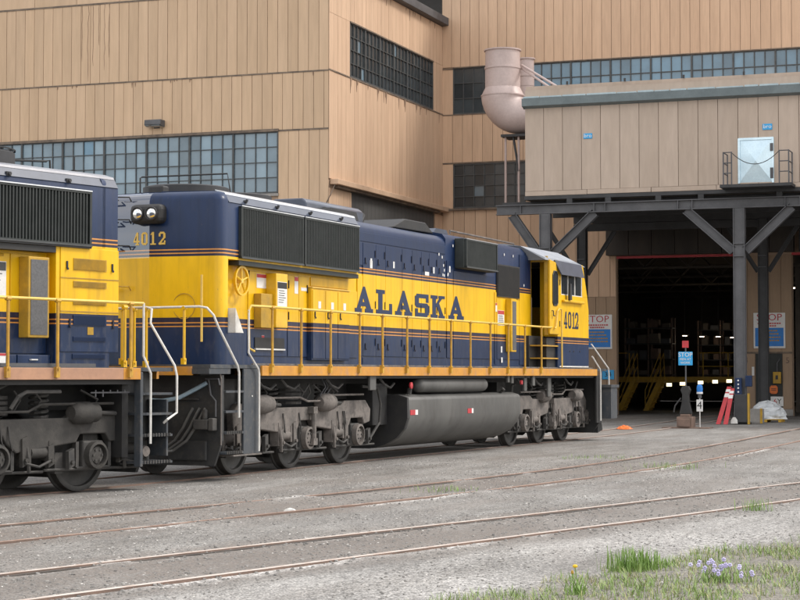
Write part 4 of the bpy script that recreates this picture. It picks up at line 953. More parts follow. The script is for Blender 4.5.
# under the radiators
door(27.98, 29.44, 1.98, 3.42); door(29.46, 29.90, 1.98, 3.42); door(29.90, 30.24, 1.98, 3.42)
cb = MB().box(30.25, 31.86, -1.18, -1.081, 1.93, 3.22).build('cabinet', LIV, lo, bevel=.008)
for a, b in ((30.27, 30.80), (30.81, 31.33), (31.34, 31.84)):
    d = MB().box(a + .006, b - .006, -1.194, -1.181, 1.96, 3.19).build('cabinet_door', LIV, cb, bevel=.004); latch(d, a + .08, -1.194, 2.75); placard(d, a + .22, -1.1945, 2.86, .11, .13, None, False)
MB().box(30.24, 31.88, -1.20, -1.08, 3.222, 3.24).build('cabinet_cap', CREAM, cb)
door(30.38, 32.0, 3.26, 3.43, nm='hood_panel'); door(31.9, 32.40, 1.98, 3.25, nm='hood_panel')
hinge(lo, 29.48, -1.1, 3.25); hinge(lo, 30.22, -1.1, 3.2); hinge(lo, 29.48, -1.1, 2.7); hinge(lo, 27.99, -1.1, 3.35)
bx_ = MB().box(28.62, 29.06, -1.30, -1.099, 2.47, 3.40).build('sand_box', YELM, lo, bevel=.012); placard(bx_, 28.66, -1.3005, 2.82, .36, .44, BLACK)
MB().box(28.18, 28.615, -1.24, -1.099, 2.46, 3.04).build('shaded_side_box', OLIVE, lo, bevel=.01)  # olive colour stands for the shaded rear side of the labelled box
placard(lo, 28.28, -1.0985, 3.14, .4, .24, RED); placard(lo, 29.72, -1.0985, 3.1, .14, .3, RED, False); placard(lo, 29.98, -1.0985, 3.16, .34, .06, None, False); placard(lo, 28.46, -1.0985, 2.14, .1, .2, RED, False)
MB().box(28.2, 29.3, -1.115, -1.1, 2.12, 2.30).build('door_recess', BLACK, lo); MB().box(28.2, 29.3, -1.135, -1.1, 2.09, 2.115).build('recess_lip', WHITE, lo)
# hand brake wheel on the side behind the end wall
hb = MB().lathe([(.215, -.03), (.25, -.03), (.25, .01), (.215, .01)], (27.53, -1.2, 3.22), 'y', 28, True).build('hand_brake_wheel', YELM, lo, True)
for k in range(5): a = k * 2 * math.pi / 5 + .3; MB().tube([(27.53, -1.21, 3.22), (27.53 + .23 * math.cos(a), -1.205, 3.22 + .23 * math.sin(a))], .02, 6).build('spoke', YELM, hb)
MB().cyl((27.53, -1.08, 3.22), (27.53, -1.23, 3.22), .04, 10).build('hub', CREAM, hb)
MB().prism([(26.97, 2.35), (27.25, 2.35), (26.97, 2.75)], 'y', -1.40, -1.085).build('white_wedge_panel', WHITE, lo)
# block behind the cab
MB().prism([(-1.08, Z0), (-1.08, 4.55), (-1.0, 4.66), (-.72, 4.72), (.72, 4.72), (1.0, 4.66), (1.08, 4.55), (1.08, Z0)], 'x', 36.941, 42.45).build('equipment_hood', LIV, lo, True)
door(36.98, 37.34, 2.02, 4.1); door(37.36, 39.86, 2.02, 3.9, nm='hood_panel'); door(39.9, 40.02, 1.9, 3.55, nm='hood_panel'); door(40.04, 41.55, 2.02, 3.42); door(41.57, 42.3, 1.9, 3.6, nm='hood_panel'); door(41.57, 42.2, 3.65, 4.5, nm='hood_panel')
gb = MB().box(37.46, 39.42, -1.30, -1.081, 3.95, 4.60).build('inertial_filter', GRILLE, lo, bevel=.015); radiator(gb, 37.48, 39.40, 3.97, 4.58, -1.335, GRILLE, .05)
g2 = MB().box(40.03, 41.54, -1.115, -1.081, 3.45, 4.19).build('air_intake', BLACK, lo); b = MB()
for k in range(30): b.box(40.06 + k * .0485, 40.085 + k * .0485, -1.128, -1.115, 3.48, 4.16)
b.build('fins', BLACK, g2)['kind'] = 'stuff'
bx_ = MB().box(40.62, 40.95, -1.24, -1.1, 2.20, 3.42).build('equipment_box', YELM, lo, bevel=.01); MB().box(40.68, 40.93, -1.246, -1.2405, 2.24, 3.36).build('filter', MESHG, bx_)
placard(lo, 40.08, -1.1, 2.80, .42, .34, RED); placard(lo, 39.94, -1.1, 3.1, .09, .2, RED, False)
for x, z in ((33.0, 3.78), (34.1, 3.78), (36.2, 3.78), (37.1, 3.85)):
    q = placard(lo, x, -1.1, z, .07, .13, None, False)
placard(lo, 32.98, -1.1, 3.72, .11, .15, None, False); placard(lo, 35.75, -1.1, 3.72, .22, .075, None, False)
for x, z in ((36.5, 4.17), (36.68, 4.12), (36.76, 3.95), (36.8, 3.85), (36.8, 3.74), (37.02, 3.78), (37.0, 3.76), (37.3, 4.4), (40.5, 4.40), (41.1, 4.4), (41.85, 3.75), (36.72, 3.75)): placard(lo, x, -1.1, z, .04, .055, None, False)
for x in (40.25, 40.25): pass
placard(lo, 40.28, -1.1, 2.18, .09, .14, None, False); placard(lo, 40.30, -1.1, 1.95, .09, .12, None, False)
# ALASKA
for ch, a, b in zip('ALASKA', (32.28, 33.27, 34.20, 35.20, 36.06, 37.06), (33.12, 34.05, 35.06, 35.97, 36.84, 37.95)): glyph(ch, a, b, 2.855, 3.325, -1.0985 if a > 32.6 else -1.0985, BLUEM, lo)
MB().box(32.405, 32.52, -1.0985, -1.081, 2.6, 3.55).build('hood_panel', LIV, lo)
# numerals and lamp on the long-hood end
xe = lambda y: 26.602 + abs(y) * .13 / 1.11
for ch, y0 in zip('4012', (.32, .16, -.0, -.16)): glyph_x(ch, y0 - .005, y0 - .125, 3.79, 4.0, xe, CREAM, lo)
hl = MB().box(26.44, 26.75, -.30, .30, 4.13, 4.45).build('headlight', BLACK, lo, bevel=.09, segs=3)
for yy in (-.13, .13):
    MB().lathe([(.115, 0), (.115, -.03), (.10, -.035), (.09, -.01)], (26.44, yy, 4.29), 'x', 18).build('bezel', STEELD, hl)
    MB().lathe([(.088, 0), (.07, -.012), (.03, -.02)], (26.425, yy, 4.29), 'x', 18).build('lens', LENS, hl, True)
for z in (4.52, 4.15, 3.72, 3.05):
    MB().tube([(26.72, 1.05, z), (26.60, 1.05, z), (26.55, .62, z), (26.64, .62, z + .03)], .014, 6).tube([(26.6, .62, z + .07), (26.56, .58, z + .07), (26.56, .36, z + .06), (26.62, .36, z)], .012, 6).build('grab_iron', BLACK if z > 3.5 else STANM, lo)
MB().cyl((26.60, -.98, 2.2), (26.60, -.98, 3.28), .02, 8).build('end_pole', CREAM, lo)
MB().lathe([(.2, -.004), (.212, -.004), (.212, .004), (.2, .004)], (26.655, -.62, 2.78), 'x', 24, True).build('ring_mark', OLIVE, lo)
# roof gear
MB().tube([(27.3, .6, 4.66), (27.3, .6, 4.98), (27.35, .6, 5.0), (27.6, -.9, 5.02), (27.62, -.95, 4.7)], .014, 6).build('roof_grab_rail', BLACK, lo)
MB().box(26.95, 27.15, -.05, .25, 4.66, 4.80).build('bell_box', BLACK, lo, bevel=.03)
for x in (28.15, 29.75): 
    f_ = MB().lathe([(.74, 4.66), (.74, 4.86), (.69, 4.88), (.66, 4.80), (.3, 4.80), (.28, 4.86), (.05, 4.88)], (x, .2, 0), 'z', 28).build('radiator_fan', STEELD, lo, True)
MB().prism([(-.34, 4.6), (-.34, 4.93), (-.24, 5.0), (.34, 5.0), (.44, 4.93), (.44, 4.6)], 'x', 31.75, 34.35).build('roof_hatch', ROOFM, lo, True, bevel=.03)
for x in (32.5, 33.5): MB().cyl((x, -.34, 4.84), (x, -.38, 4.84), .05, 10).build('hatch_latch', STEELD, lo)
MB().prism([(31.6, 4.64), (31.75, 4.80), (32.9, 4.80), (33.0, 4.64)], 'y', -.85, -.5).build('roof_box', STEELD, lo)
MB().prism([(34.6, 4.64), (35.3, 4.86), (36.4, 4.86), (36.85, 4.66)], 'y', -.85, .75).build('exhaust_silencer', BLACK, lo, bevel=.02)
MB().prism([(36.945, 4.70), (37.1, 4.80), (37.7, 4.80), (37.8, 4.71)], 'y', -.8, .8).build('roof_cover', ROOFM, lo)
MB().tube([(37.9, -.8, 4.73), (37.9, -.8, 4.8), (42.0, -.8, 4.78), (42.0, -.8, 4.72)], .02, 6).build('roof_conduit', DUST, lo)
MB().tube([(34.4, -.2, 4.72), (34.6, -.2, 4.86), (34.6, .3, 4.86)], .09, 8).build('exhaust_stub', BLACK, lo)
# cab: side walls have openings, so it is built from panels
cabw = MB()
CR, CF = 42.46, 45.66
cabw.prism([(CR + .72, Z0), (CF, Z0), (CF, 3.3), (CF - .10, 3.62), (CR + .72, 3.62)], 'y', -1.5, -1.45).box(CR + .72, 43.46, -1.5, -1.45, 3.62, 4.14)
cabw.prism([(45.14, 3.62), (CF - .10, 3.62), (CF - .34, 4.14), (45.14, 4.14)], 'y', -1.5, -1.45).prism([(CR + .72, 4.14), (CF - .34, 4.14), (CF - .46, 4.42), (CR + .72, 4.42)], 'y', -1.5, -1.45)
cabw.box(CR, CF, 1.45, 1.5, Z0, 4.42)
cabw.box(CF - .05, CF, -1.449, 1.449, Z0, 3.4)
cabw.box(CR + .72, CR + .76, -1.449, -1.05, Z0, 4.45).box(CR, CR + .05, 1.08, 1.449, Z0, 4.42)
cab = cabw.build('cab', LIVC, lo, bevel=.008)
# roof with a sloping shoulder, cream grey
rs = [(-1.52, 4.40), (-1.50, 4.46), (-1.0, 4.72), (-.6, 4.78), (.6, 4.78), (1.0, 4.72), (1.50, 4.46), (1.52, 4.40)]
CABROOF = mat('cab_roof_grey', (.30, .32, .36), (.24, .26, .30), .55, scale=2)
v = [(41.9 if z > 4.6 else 42.2, y, z) for y, z in rs] + [(44.7, y, z) for y, z in rs] + [(45.36, y * .985, 4.36 + (z - 4.36) * .45) for y, z in rs]
nn = len(rs); f = [tuple(range(nn)), tuple(range(3 * nn - 1, 2 * nn - 1, -1))] + [(j * nn + i, (j + 1) * nn + i, (j + 1) * nn + (i + 1) % nn, j * nn + (i + 1) % nn) for j in range(2) for i in range(nn)]
MB().add(v, [tuple(reversed(q)) for q in f]).build('cab_roof', CABROOF, cab)
# nose: tapers in towards the coupler
nose = [(45.66, -1.46), (47.0, -.95), (47.05, -.9), (47.05, .9), (45.66, 1.46)]
v = [(x, y, Z0) for x, y in nose] + [(x, y, 3.05 if x > 46 else 3.35) for x, y in nose]
MB().add(v, [(4, 3, 2, 1, 0), (5, 6, 7, 8, 9)] + [(i, (i + 1) % 5, 5 + (i + 1) % 5, 5 + i) for i in range(5)]).build('nose', LIVC, cab, bevel=.04)
MB().add([(45.66, -1.44, 3.4), (45.66, 1.44, 3.4), (45.2, 1.44, 4.38), (45.2, -1.44, 4.38), (45.6, -1.44, 3.4), (45.6, 1.44, 3.4), (45.14, 1.44, 4.38), (45.14, -1.44, 4.38)], [(0, 1, 2, 3), (7, 6, 5, 4), (0, 3, 7, 4), (1, 5, 6, 2), (0, 4, 5, 1), (3, 2, 6, 7)]).build('windshield', CABG, cab)
# side window with white frames and sun visor
wf = MB()
for x in (43.46, 44.0, 44.55, 45.10): wf.box(x, x + .045, -1.49, -1.46, 3.62, 4.14)
wf.box(43.46, 45.14, -1.495, -1.455, 3.60, 3.64).box(43.46, 45.14, -1.492, -1.458, 4.11, 4.15)
wf = wf.build('window_frame', WHITE, cab)
for a, b in ((43.51, 44.0), (44.05, 44.55), (44.6, 45.10)): MB().box(a, b, -1.478, -1.470, 3.64, 4.11).build('pane', CABG, wf)
MB().box(44.66, 45.0, -1.469, -1.46, 3.64, 4.11).build('blind', LABELW, wf)
MB().add([(42.85, -1.51, 4.42), (44.95, -1.51, 4.40), (44.80, -1.64, 4.08), (43.02, -1.64, 4.08), (42.85, -1.535, 4.43), (44.95, -1.535, 4.41), (44.80, -1.665, 4.085), (43.02, -1.665, 4.085)], [(0, 1, 2, 3), (7, 6, 5, 4), (0, 4, 5, 1), (1, 5, 6, 2), (2, 6, 7, 3), (3, 7, 4, 0)]).build('sun_visor', ROOFM, cab)
MB().box(43.5, 45.1, -1.58, -1.501, 3.44, 3.50).build('arm_rest', YELM, cab, bevel=.02)
MB().prism([(43.8, 3.5), (43.95, 3.5), (43.9, 3.9), (43.82, 3.9)], 'y', -1.62, -1.56).build('wing_mirror', STEELD, cab)
for ch, a in zip('4012', (43.66, 43.98, 44.28, 44.54)): glyph(ch, a, a + .25, 2.81, 3.22, -1.5005, BLUEM, cab, 'numeral')
for x in (43.5, 44.1, 44.4, 44.9): MB().cyl((x, -1.5, 2.25), (x, -1.512, 2.25), .02, 8).build('bolt', BLACK, cab)
MB().box(43.3, 45.6, -1.512, -1.5005, 1.86, 1.89).build('scuff_strip', WHITE, cab)
# doorway at the rear of the cab, open door leaf, inside
df = MB().box(CR - .05, CR, -1.5, -1.42, 2.62, 4.5).box(CR - .05, CR, -1.08, -1.02, 2.62, 4.5).box(CR - .05, CR, -1.42, -1.08, 4.36, 4.5).build('door_frame', OLIVE, cab)
MB().box(CR, CR + .71, -1.5, -1.46, 4.30, 4.44).build('door_header', YELM, cab)
MB().box(CR + .001, CR + .72, -1.46, -1.05, 4.44, 4.46).build('door_ceiling', BLACK, cab)
MB().box(CR + .05, CR + .71, -1.44, -1.06, Z0, 2.55).build('door_step_box', BLACK, cab)
MB().box(42.6, 43.1, -.9, -.3, 2.8, 3.6).build('seat', LABELW, cab, bevel=.08)
dl = [(CR + .0, -1.50), (CR + .72, -1.56)]
lf = MB().prism([(CR - .02, 2.64), (CR + .68, 2.64), (CR + .68, 4.34), (CR - .02, 4.42)], 'y', -1.56, -1.505).build('cab_door', YELM, cab, bevel=.015)
dw = [(CR + .16, 3.40), (CR + .22, 3.34), (CR + .46, 3.34), (CR + .52, 3.40), (CR + .52, 4.06), (CR + .44, 4.15), (CR + .24, 4.15), (CR + .16, 4.06)]
MB().prism(dw, 'y', -1.567, -1.5605).build('door_window', CABG, lf); 
q = [(x, -1.568, z) for x, z in dw]; MB().tube(q + [q[0]], .018, 6).build('window_gasket', BLACK, lf)
MB().tube([(CR + .1, -1.56, 3.2), (CR + .1, -1.60, 3.2), (CR + .1, -1.60, 3.08), (CR + .22, -1.60, 3.08)], .015, 6).build('door_handle', STEELD, lf)
for z in (2.9, 3.9): hinge(lf, CR + .67, -1.56, z)
for k, z in enumerate((2.05, 2.35)):
    MB().box(CR - .45 + k * .0, CR + .72, -1.52, -1.2, z, z + .03).build('cab_step', STANM, lo)
MB().box(CR - .5, CR + .74, -1.19, -1.081, Z0, 2.6).build('step_back', BLACK, lo)
rail(lo, [(CR + .2, -1.6, 2.78), (CR + .3, -1.6, 2.82), (CR + .42, -1.6, 3.20), (CR + .55, -1.6, 3.26), (CR + .72, -1.6, 3.24), (CR + .74, -1.6, 1.85)], CREAM, .02, 'cab_grab_rail')
# handrails
stx = [27.92, 29.01, 30.19, 31.44, 32.48, 33.67, 34.82, 35.99, 37.1, 38.31, 39.45, 40.56, 41.72]
for x in stx: stanchion(lo, x, -1.585, 1.72, 2.78)
rail(lo, [(27.28, -1.58, 2.05), (27.10, -1.58, 2.1), (27.08, -1.58, 2.70), (27.16, -1.58, 2.79)] + [(x, -1.58, 2.795) for x in stx] + [(42.5, -1.58, 2.80)], CREAM, .021)
for x in stx[::2]: stanchion(lo, x, 1.585, 1.72, 2.78)
rail(lo, [(27.1, 1.58, 2.79), (42.5, 1.58, 2.79)], CREAM, .021)
# rear end railing, step rails and steps
rail(lo, [(25.95, 1.45, 2.72), (25.95, -1.30, 2.74), (25.98, -1.42, 2.72), (26.02, -1.52, 2.6), (26.10, -1.56, 2.42), (26.72, -1.57, 1.82), (26.78, -1.57, 1.70), (26.78, -1.57, .98)], WHITE, .019, 'step_rail')
for y in (-1.02, -.05, .12, .95): stanchion(lo, 25.97, y, 1.80, 2.72, YELM)
rail(lo, [(27.08, -1.585, 2.72), (27.08, -1.585, 2.02), (27.42, -1.585, 1.76), (27.45, -1.585, 1.68), (27.45, -1.585, .42)], WHITE, .018, 'step_rail')
steps(lo, 26.42, 27.02, (.40, .72, 1.06, 1.38), -1.53, -1.06)
MB().box(27.02, 27.60, -1.53, -1.49, .38, 1.76).build('step_side_plate', SLATE, lo, bevel=.01); MB().box(26.62, 27.60, -1.56, -1.30, .36, .385).build('step_flange', DUST, lo)
MB().box(26.42, 27.6, -1.05, -1.02, .4, 1.76).build('step_back_plate', PILOT, lo)
MB().cyl((27.3, -1.54, 1.32), (27.3, -1.53, 1.32), .015, 6).build('rivet', WHITE, lo)
# pilot with coupler and hoses
MB().prism([(-1.5, 1.66), (-1.5, .62), (-1.36, .22), (1.36, .22), (1.5, .62), (1.5, 1.66)], 'x', 26.34, 26.40).build('pilot', PILOT, lo)
MB().tube([(26.33, -1.46, 1.72), (26.33, -1.49, 1.6), (26.33, -1.49, .55)], .014, 6).build('pilot_edge', DUST, lo)
MB().box(26.28, 26.339, -1.25, -.55, .30, .62).build('pilot_box', PILOT, lo, bevel=.02)
cp = MB().box(25.75, 26.34, -.14, .14, .72, 1.0).box(25.35, 25.75, -.22, .12, .62, 1.05).build('coupler', DUST, lo, bevel=.04)
MB().prism([(25.25, .0), (25.45, .24), (25.6, .24), (25.55, .1), (25.4, .02)], 'z', .64, 1.02).build('knuckle', DUST, cp)
MB().box(26.15, 26.338, -1.34, -1.08, .80, .96).cyl((26.22, -1.26, .96), (26.22, -1.26, 1.12), .045, 8).box(26.15, 26.3, -1.44, -1.35, .78, .98).build('mu_receptacle', DARKD, lo, bevel=.02)
for k, yy in enumerate((-1.22, -1.12, -1.0)):
    MB().tube([(26.30, yy, 1.14), (26.27, yy + .04, 1.05), (26.22, yy + .14, .82), (26.2, yy + .28, .62), (26.15, yy + .5, .46), (26.05, yy + .62, .44)], .022, 6).build('air_hose', TANK, lo)
MB().tube([(26.3, -1.25, 1.54), (26.24, -1.08, 1.44), (26.1, -.85, 1.30), (26.0, -.6, 1.25), (25.9, -.3, 1.27), (25.6, .2, 1.36), (25.35, .6, 1.5)], .034, 8).build('jumper_cable', HOSEB, lo)
MB().tube([(26.3, -1.28, 1.60), (26.28, -1.33, 1.35), (26.28, -1.42, 1.25), (26.28, -1.42, 1.0)], .016, 6).tube([(26.3, -1.22, 1.6), (26.3, -1.46, 1.6), (26.3, -1.48, 1.5)], .016, 6).build('cut_lever', STEEL, lo)
MB().tube([(26.3, -.2, 1.28), (26.3, -1.1, 1.28)], .018, 6).build('cut_bar', DARKD, lo)
# front end
MB().prism([(-1.5, 1.66), (-1.5, .5), (-1.3, .2), (1.3, .2), (1.5, .5), (1.5, 1.66)], 'x', 46.62, 46.72).build('front_pilot', BLACK, lo)
MB().prism([(46.72, .18), (47.15, .25), (46.9, .7), (46.72, .9)], 'y', -1.4, 1.4).build('snow_plow', BLACK, lo)
MB().box(46.22, 46.6, -1.53, -1.49, .45, 1.66).build('front_step_plate', BLACK, lo)
MB().box(46.75, 47.3, -1.75, -1.25, .55, 1.35).box(46.68, 47.38, -1.78, -1.2, 1.35, 1.42).build('front_step_box', SLATE, lo)
rail(lo, [(45.72, -1.55, 2.45), (46.95, -1.62, 1.84), (47.0, -1.62, 1.7), (47.0, -1.62, 1.4)], WHITE, .02, 'front_step_rail'); rail(lo, [(45.75, -1.56, 2.14), (46.35, -1.58, 1.82), (46.4, -1.58, 1.72), (46.4, -1.58, .5)], WHITE, .02, 'front_step_rail')
MB().box(47.0, 47.6, -.14, .14, .75, 1.0).box(47.6, 47.95, -.2, .16, .66, 1.06).build('coupler', BLACK, lo, bevel=.03)
# trucks, tank, air reservoir, boxes
truck(lo, 30.1, (28.0, 30.1, 32.25), DUST, 1)
truck(lo, 43.75, (41.7, 43.75, 45.6), DARKD if False else DUST, -1)
tp = [(-1.50, 1.22), (-1.51, .82), (-1.44, .62), (-1.28, .44), (-1.02, .30), (-.7, .22), (.7, .22), (1.02, .30), (1.28, .44), (1.44, .62), (1.51, .82), (1.50, 1.22), (1.3, 1.28), (-1.3, 1.28)]
tk = MB().prism(tp, 'x', 33.95, 40.5).build('fuel_tank', TANK, lo, True, bevel=.05)
MB().prism(tp, 'x', 33.86, 33.94).build('tank_end', BLACK, tk)
MB().box(34.0, 34.25, -1.516, -1.505, .88, .98).build('reflector', RED, tk); MB().box(34.25, 34.38, -1.516, -1.505, .88, .98).build('reflector', LABELW, tk)
MB().box(37.12, 37.35, -1.516, -1.505, .86, .96).build('reflector', RED, tk); MB().box(37.35, 37.45, -1.516, -1.505, .86, .96).build('reflector', LABELW, tk)
MB().tube([(34.2, -1.4, 1.28), (34.2, -1.42, 1.4)], .05, 8).build('filler_neck', DARKD, tk); MB().lathe([(.0, -.03), (.065, -.02), (.065, .01), (.0, .02)], (34.15, -1.46, 1.46), 'y', 14).build('filler_cap', RED, tk)
MB().tube([(39.6, -1.3, 1.25), (39.6, -1.42, 1.34), (39.45, -1.42, 1.38)], .03, 6).build('vent', DARKD, tk)
MB().lathe([(.02, 0), (.10, .03), (.145, .10), (.145, 3.74), (.10, 3.81), (.02, 3.84)], (34.72, -1.32, 1.46), 'x', 20).build('air_reservoir', TANK, lo, True)
MB().lathe([(.02, 0), (.10, .03), (.145, .10), (.145, 3.74), (.10, 3.81), (.02, 3.84)], (34.72, 1.32, 1.46), 'x', 20).build('air_reservoir', TANK, lo, True)
for x, z0, w_, y in ((32.1, 1.38, .28, -1.5), (40.9, 1.3, .18, -1.45), (41.35, 1.42, .16, -1.5), (39.9, 1.48, .14, -1.5), (39.65, 1.5, .13, -1.5), (42.75, 1.15, .22, -1.4)): MB().box(x, x + w_, y, y + .05, z0, 1.655).build('bracket', TANK, lo, bevel=.01)
for x in (27.9, 28.8, 30.6, 33.0, 40.8, 42.0, 44.3):
    MB().tube([(x, -1.3, 1.6), (x + .1, -1.35, 1.48), (x + .5, -1.3, 1.42), (x + .8, -1.25, 1.5)], .024, 6).build('pipe', DARKD, lo)
for x in (30.6, 30.7, 30.85): MB().tube([(x, -1.2, 1.62), (x + .02, -1.28, 1.45), (x - .08, -1.22, 1.3), (x + .12, -1.2, 1.2)], .014, 5).build('cable', STEEL, lo)
MB().lathe([(.0, -.02), (.05, -.02), (.05, .02), (.0, .02)], (40.6, -1.48, 1.5), 'y', 12).build('fuel_cutoff_button', RED, lo)
MB().box(33.1, 33.8, -1.1, 1.1, .7, 1.5).build('equipment_rack', BLACK, lo)
MB().box(40.55, 41.1, -.9, .9, .8, 1.5).build('equipment_rack', BLACK, lo)
SH = Vector((0, 0, 0))

# ------------------------------------------------------------------ the trailing locomotive at the left edge (end at x=0, body runs to -x)
SC2 = -9.0
l2 = empty('diesel_locomotive', kp(SC2), K_H, 'second blue and yellow locomotive cut off by the left photo edge, faded sill', 'locomotive', 'blue and yellow locomotives'); SH = Vector((SC2, 0, 0))
XM = -19.0
MB().box(XM, .6, -.55, .55, 1.2, 1.64).box(XM, .2, -1.45, 1.45, 1.58, 1.65).build('underframe', BLACK, l2)
MB().box(XM, .92, -1.52, 1.52, 1.77, Z0).build('deck', SLATE, l2)
MB().box(XM, -.18, -1.555, -1.50, 1.65, 1.818).build('side_sill', FADED, l2, bevel=.006); MB().box(-.18, .18, -1.556, -1.50, 1.65, 1.818).build('side_sill', ORGM, l2, bevel=.006); MB().box(XM, .18, 1.50, 1.555, 1.65, 1.818).build('side_sill', FADED, l2)
MB().box(.9, .95, -1.2, 1.4, 1.66, 1.80).build('end_sill', ORGM, l2)
MB().box(XM, -.7, -1.50, -1.44, Z0, Z0 + .05).build('walkway_conduit', STEEL, l2)
e1 = [(-x + 26.60, y) for x, y in e0]
def lay2(z, ins): return [(max(-.35, x - ins) if x > -.35 else x, y * (1 - ins / 1.27), z) for x, y in e1]
lf_ = [lay2(Z0, 0), lay2(4.50, 0), lay2(4.58, .03), lay2(4.635, .09), lay2(4.66, .18)]
n_ = len(e1); v = [q for L_ in lf_ for q in L_]; f = [tuple(range(n_)), tuple(range(5 * n_ - 1, 4 * n_ - 1, -1))] + [(j * n_ + i, j * n_ + (i + 1) % n_, (j + 1) * n_ + (i + 1) % n_, (j + 1) * n_ + i) for j in range(4) for i in range(n_)]
MB().add(v, f).build('hood_end', LIVD, l2, True)
MB().prism(sec, 'x', -5.4, -.03).build('radiator_hood', LIVD, l2, True)
MB().prism(shoulder, 'x', -5.4, -.04).build('roof_shoulder', ROOFM, l2, True)
MB().prism(highlight_sec, 'x', -5.4, -.05).build('roof_highlight_strip', HILITE_DULL, l2, True)
MB().prism([(-1.272, Z0), (-1.272, 3.574), (1.272, 3.574), (1.272, Z0)], 'x', -1.28, -.20).build('lower_hood', LIVD, l2); MB().prism([(-1.08, Z0), (-1.08, 3.5), (1.08, 3.5), (1.08, Z0)], 'x', -5.4, -1.281).build('lower_hood', LIVD, l2)
MB().prism(arch(1.08, 4.62, Z0), 'x', XM, -5.401).build('hood', LIVD, l2, True)
radiator(l2, -2.96, -.62, 3.58, 4.38, -1.305); radiator(l2, -5.3, -2.98, 3.58, 4.38, -1.305)
MB().prism([(-5.3, 3.46), (-1.3, 3.46), (-1.3, 3.545), (-5.3, 3.545)], 'y', -1.29, -1.09).build('radiator_skirt', BLACK, l2); MB().box(-5.3, -.62, -1.325, -1.274, 3.55, 3.576).build('radiator_sill', BLACK, l2)
for x in (-2.2, -1.05): MB().box(x - .04, x + .04, -1.29, -1.22, 4.48, 4.54).cyl((x, -1.27, 4.51), (x, -1.32, 4.51), .025, 8).build('lifting_eye', STEELD, l2)
# louvred end door
pd = MB().box(-1.20, .0 - .02, -1.286, -1.273, 2.05, 3.55).build('louvred_door', LIVD, l2, bevel=.005)
for z0, z1 in ((3.23, 3.40), (2.98, 3.07), (2.73, 2.79)): louvers(pd, -.95, -.28, z0, z1, -1.287, OLIVE, OLIVE)
for z0, z1 in ((2.43, 2.58), (2.20, 2.27), (1.95, 2.02)): louvers(pd, -.95, -.28, z0, z1, -1.287 if z0 > 2.05 else -1.274, BLUEM, BLUEM)
for x, z in ((-1.08, 3.30), (-.16, 3.30), (-1.02, 2.47), (-.14, 2.47)): latch(pd, x, -1.287, z)
MB().box(-1.2, -.02, -1.294, -1.286, 3.105, 3.12).build('door_seam', OLIVE, pd); MB().box(-.66, -.54, -1.291, -1.286, 2.30, 2.41).build('builder_plate', OLIVE, pd)
MB().box(-1.2, -.02, -1.292, -1.286, 2.62, 2.64).build('door_seam', OLIVE, pd)
# recessed bay with the filter box
for a, b in ((-2.95, -2.0), (-1.98, -1.30)): MB().box(a, b, -1.10, -1.081, 2.02, 3.42).build('hood_door', LIVD, l2, bevel=.006)
MB().box(-2.95, -1.95, -1.2, -1.081, 1.85, 2.0).box(-1.93, -1.3, -1.2, -1.081, 1.85, 2.0).build('locker', LIVD, l2, bevel=.01); MB().tube([(-1.7, -1.2, 1.93), (-1.7, -1.23, 1.93), (-1.58, -1.23, 1.93), (-1.58, -1.2, 1.93)], .01, 5).build('locker_handle', LABELW, l2)
fb_ = MB().box(-1.83, -1.43, -1.30, -1.101, 2.24, 3.38).build('filter_box', OLIVE, l2, bevel=.012); MB().box(-1.79, -1.47, -1.308, -1.301, 2.28, 3.34).build('filter', MESHG, fb_)
pq = placard(l2, -2.75, -1.102, 2.80, .68, .50, MULL); text('danger_lettering', 'DANGER', .10, RED, l2, tuple(Vector((-2.42, -1.112, 3.235)) - SH), FACE_NY, 1.15)
placard(l2, -2.32, -1.102, 2.24, .12, .16, RED, False); placard(l2, -2.32, -1.205, 1.88, .16, .14, RED, False); MB().tube([(-2.3, -1.1, 3.45 - .05), (-2.15, -1.13, 3.39)], .02, 5).build('latch', OLIVE, l2)
# roof gear
MB().lathe([(.80, 4.66), (.80, 4.94), (.77, 4.97), (.72, 4.9), (.3, 4.9), (.28, 4.95), (.05, 4.95)], (-1.75, .25, 0), 'z', 30).build('radiator_fan', STEELD, l2, True)
b = MB(); 
for k in range(18): a = k * math.pi / 9; b.tube([(-1.75 + .25 * math.cos(a), .25 + .25 * math.sin(a), 4.97), (-1.75 + .8 * math.cos(a), .25 + .8 * math.sin(a), 4.985)], .012, 4)
b.lathe([(.79, 4.98), (.81, 4.98), (.81, 5.0), (.79, 5.0)], (-1.75, .25, 0), 'z', 30, True).build('fan_guard', BLACK, l2)
MB().tube([(-1.3, -.2, 4.68), (-1.25, -.2, 4.86), (-.55, -.3, 4.90), (-.50, -.32, 4.92), (-.48, -.32, 4.68)], .017, 6).build('roof_grab_rail', BLACK, l2)
MB().tube([(-.22, -.55, 4.66), (-.22, -.55, 4.78)], .05, 8).tube([(-.22, -.55, 4.78), (-.22, -.55, 4.98)], .012, 5).build('antenna', BLACK, l2)
